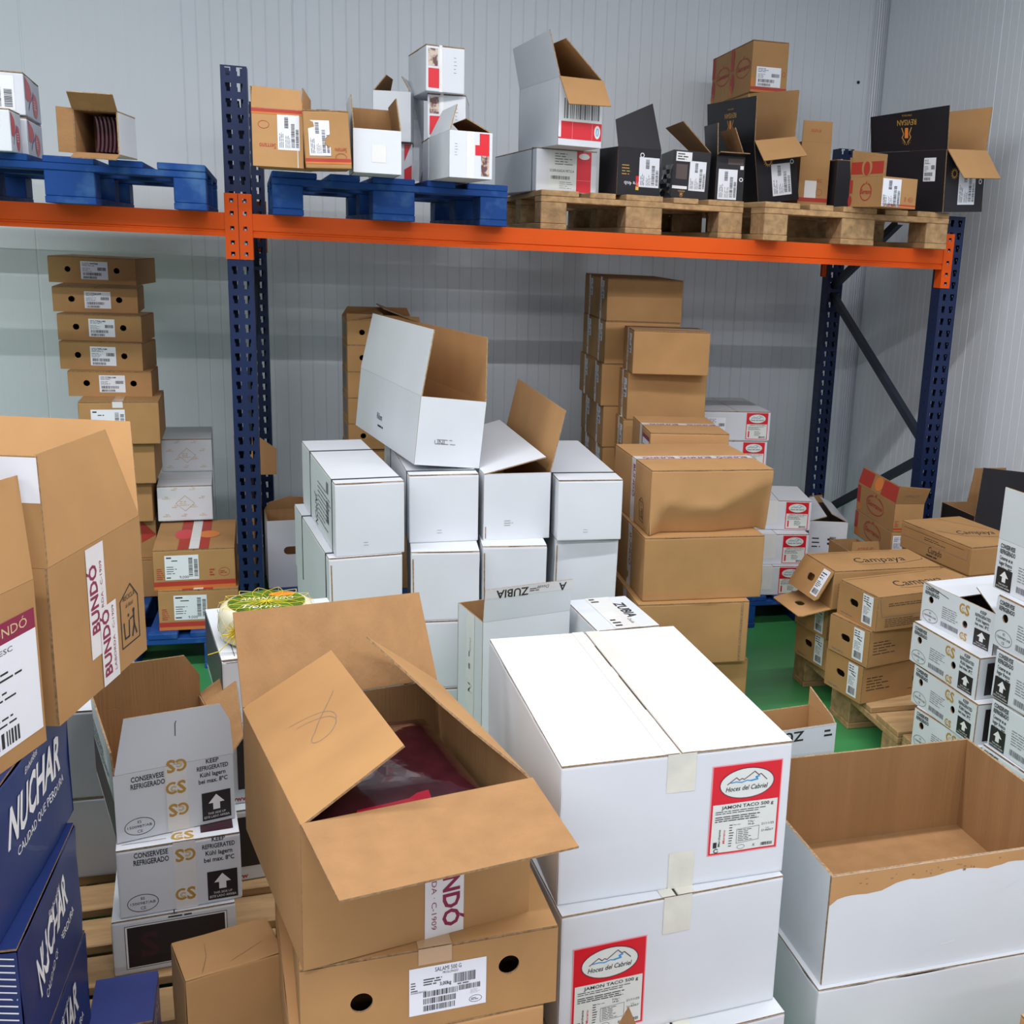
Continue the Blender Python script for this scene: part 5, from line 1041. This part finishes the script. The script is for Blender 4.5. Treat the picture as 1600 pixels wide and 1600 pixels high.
for k in range(90):
    a=rr.uniform(0,2*pi); e=rr.uniform(-1.2,1.4); dv=V(cos(a)*cos(e),-abs(sin(a))*cos(e)*.8,sin(e)); L=rr.uniform(.018,.036)
    mb.tube([c,c+dv*L*.5+V(rr.uniform(-.004,.004),0,rr.uniform(-.004,.004)),c+dv*L],.0008,'net',4)
mb.tube([c+V(-.01,-.01,-.01),c+V(-.035,-.02,-.035),c+V(-.06,-.015,-.044)],.0012,'net',4); mb.build('net_knot',ch)
# ============================================================ right side: brown cartons with slots
def camp_end(w,h,lx=.6): return D2().add(D2().rect(0,0,w*.26,h*.86,'paper',0).lines(w*.02,h*.62,w*.24,h*.82,3,'ink',1,4,.4).stroke([(w*.1,h*.6),(w*.2,h*.56)],h*.03,'ink',1).lines(w*.03,h*.28,w*.22,h*.52,6,'ink',1,5,.3).bars(w*.04,h*.05,w*.22,h*.24),w*lx,h*.08)
def camp_txt(w,h): return D2().lines(w*.1,h*.06,w*.6,h*.13,1,'ink_soft',1,3,.4)
def camp_top(w,d,n='Campaya'): return D2().text(n,w*.62,d*.32,.055,'ink',1,rot=90,shear=.3,width=.2).stroke([(w*.68,d*.32),(w*.72,d*.38),(w*.74,d*.7),(w*.6,d*.95),(w*.52,d*.97)],.002,'ink',1).stroke([(w*.08,d*.03),(w*.06,d*.8)],.0015,'ink',1)
def camp_side(d,h,txt=False):
    D=D2().lines(d*.05,h*.3,d*.35,h*.7,5,'ink',1,4,.25)
    if txt: D.text('Campaya',d*.55,h*.35,.04,'ink',1,shear=.3,width=.16).stroke([(d*.5,h*.2),(d*.95,h*.15)],.0015,'ink',1)
    return D
BX['s2'][2]=.4055; BX['s3'][2]=.2777; BX['s4'][2]=.1445; BX['s4'][6]=.132;BX['s3'][6]=.1265
BX['s6'][2]=.1445; BX['s5'][2]=.2702; BX['s1'][2]=.3957; 
BX['s1'][4]=.226; BX['s1'][0]+=.01
for key in ('s6','s5'): BX[key][4]=.2; BX[key][5]=.42
for key,lb in (('s4','lower right one on the pallet'),('s3','middle right one'),('s2','upper right one'),('s6','lower left one on the pallet'),('s5','left one under the hanging flap')):
    w,d,h=BX[key][4:7]
    side=camp_side(d,h,key in('s4',)) if key!='s2' else D2().stroke([(d*.02,h*.95),(d*.05,h*.4),(d*.9,h*.4)],.0015,'ink_soft',1).lines(d*.1,h*.68,d*.8,h*.8,2,'ink',1,3,.3).lines(d*.08,h*.08,d*.5,h*.35,5,'ink',1,4,.3)
    carton(key,'brown slotted carton on the pallet by the right wall, '+lb,'kraft',seam='lid',holes={'F':[slotpts(w*.42,h*.52,.046,.023)]},deco=[('label','F',camp_end(w,h,.62 if key!='s2' else .64)),(None,'F',camp_txt(w,h)),(None,'R',side)]+([(None,'T',camp_top(w,d))] if key=='s2' else []))
w,d,h=BX['s1'][4:7]
FL['s1']=[]
s1,_=carton('s1','brown slotted carton with its end flaps hanging open, upper left one on the pallet','kraft','kraft_pale',seam='lid',open_=False,holes={},deco=[(None,'T',camp_top(w,d)),(None,'R',camp_side(d,h))])
hl=[slotpts(w*.5,.062,.05,.026)]
mb=MB(); O=V(0,0,h-.001); ph=radians(150); dr=V(0,0,1)*cos(ph)+V(0,-1,0)*sin(ph); N=V(0,-1,0)*cos(ph)-V(0,0,1)*sin(ph)
panel(mb,O,V(1,0,0),dr,N*-1,[(0,0),(0,.115),(.01,.122),(w-.012,.122),(w,.11),(w,0)],.0035,'kraft','kraft_in','edge_k',[slotpts(w*.5,.058,.05,.026)])
D2().add(D2().rect(0,0,.05,.1,'paper',0).lines(.004,.01,.046,.04,3,'ink',1,4,.4).lines(.004,.045,.046,.07,4,'ink',1).bars(.006,.075,.044,.094),w-.065,.008).put(mb,O,V(1,0,0),dr,-N) 
mb.build('flap',s1)
mb=MB(); O=V(0,0,.004); ph=radians(100); dr=V(0,0,1)*cos(ph)+V(0,-1,0)*sin(ph); N=V(0,-1,0)*cos(ph)-V(0,0,1)*sin(ph)
panel(mb,O,V(1,0,0),dr,-N,[(0,0),(.005,.115),(.015,.122),(w-.012,.122),(w,.11),(w,0)],.0035,'kraft_pale','kraft_in','edge_k',[slotpts(w*.5,.065,.05,.026)])
mb.build('flap',s1)
b=BX['r']; w,d,h=b[4:7]
carton('r','brown carton with script lettering on lid and side, rear one near the right wall','kraft',seam='lid',deco=[(None,'T',D2().text('Campaya',w*.3,d*.42,.05,'ink',1,rot=-12,shear=.3,width=.15).stroke([(w*.1,d*.58),(w*.3,d*.36),(w*.8,d*.24)],.002,'ink',1).stroke([(w*.55,d*.95),(w*.97,d*.4)],.0015,'ink',1)),(None,'L',D2().stroke([(d*.04,h*.82),(d*.9,h*.82)],.0012,'ink',1).lines(d*.35,h*.6,d*.7,h*.74,2,'ink',1,4,.3).text('Curado',d*.42,h*.22,.025,'ink',1,shear=.2,width=.08).lines(d*.4,h*.08,d*.68,h*.18,1,'ink',1).stroke([(d*.02,h*.5),(d*.95,h*.5),(d*.96,h*.9)],.0012,'ink_soft',1))])
for i in range(3): carton(None,'brown carton below the script-lettered one near the right wall, %s'%('first below','second below','on the pallet')[i],'kraft',box=[2.475,-.85,.1445+.1187*(2-i),.134,.275,.40,.1182,0,0],seam='lid')
b=BX['qb']
BX['qb']=[2.80,-.62,.145,0,.285,.22,.48,0,0]
b[0]=2.775
carton(None,'tall black open carton with its black flap raised, in the corner by the right wall','black_card','kraft_in',box=[2.77,-.40,.0003,0,.30,.25,.60,0,0],flaps=[['F',0,[[0,0],[.012,.20],[.29,.17],[.3,0]]],['B',0,[[.12,0],[.14,.145],[.29,.145],[.3,0]]]],open_=True)
# ============================================================ white punched cartons at right
for key,pl in (('t4','bottom one on the pallet'),('t3','third from the top'),('t2','second from the top')):
    BX['t4'][4]=.295; w,d,h=BX[key][4:7]; BX[key][2]={'t4':.1445,'t3':.2692,'t2':.3944}[key]; BX[key][6]=h=.1242; 
    carton(key,'white refrigerated-goods carton with two round holes in the left pile, '+pl,'white','kraft_in',seam='lid',holes={'F':[ellpts(w*.13,h*.62,.011,.011,14),ellpts(w*.66,h*.5,.011,.011,14)]},deco=[(None,'F',front_long(w,h,2)),(None,'R',D2().rect(.03,h*.08,d,h*.86,'black_print',1))])
w,d,h=BX['t1'][4:7]
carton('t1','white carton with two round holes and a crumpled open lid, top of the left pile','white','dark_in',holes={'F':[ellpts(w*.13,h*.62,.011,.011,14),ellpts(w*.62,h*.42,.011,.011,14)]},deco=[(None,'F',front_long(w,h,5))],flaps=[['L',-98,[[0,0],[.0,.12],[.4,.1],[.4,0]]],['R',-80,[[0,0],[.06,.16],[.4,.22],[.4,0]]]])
for key,pl in (('u5','fifth from the top'),('u4','fourth from the top'),('u3','third from the top'),('u2','second from the top')):
    w,d,h=BX[key][4:7]; BX[key][2]={'u5':.1445,'u4':.2867,'u3':.4290,'u2':.5713}[key]; BX[key][6]=h=.1415
    carton(key,'white arrow-box carton in the pile cut by the right edge, '+pl,'white','kraft_in',seam='lid',holes={'F':[ellpts(w*.13,h*.6,.012,.012,14)]} if key=='u2' else {},deco=[(None,'F',front_long(w,h,3,key!='u2'))])
w,d,h=BX['u1'][4:7]; BX['u1'][2]=.7137
carton('u1','open white carton, white flap up, topmost in the pile at the right edge','white','kraft_in',deco=[(None,'F',front_long(w,h,7,True))],flaps=[['F',6,[[0,0],[.02,.15],[.3,.15],[.32,0]]]])
# ============================================================ bottom edge details
carton(None,'brown carton corner at the bottom right edge below the big open white box','kraft',box=[1.475,-2.98,.0003,.15,.3,.28,.298,0,0],seam='y')
sc,_=carton(None,'brown open carton at the bottom edge, one pointed flap before the white stack','kraft','kraft_in',box=[.62,-3.02,.0003,.05,.28,.27,.385,0,0],flaps=[['B',4,[[.035,0],[.085,.085],[.118,0]]]],open_=True)
x,y,z,yaw=.62,-3.02,.0,.05
mb=MB(); mb.lathe([(0,-.075),(.014,-.07),(.021,-.05),(.022,.04),(.017,.065),(0,.075)],'salami',16); o=mb.build('salami_stick'); o.location=(.755,-2.80,.345); o.rotation_euler=(.25,.35,.2); tag(o,'end of a dark salami stick poking out of the open carton at the bottom edge','salami')
carton(None,'brown open carton behind the slotted ones, only the tip of its lettered flap showing','kraft','kraft_in',box=[2.262,-.35,0,0,.125,.2,.452,0,0],flaps=[['F',0,[[0,0],[.0,.043],[.115,.043],[.125,0]]]],open_=True,fdeco={'F':D2().text('ATRIZ 2P',.06,.01,.009,'print_red',1,'c',width=.07)})
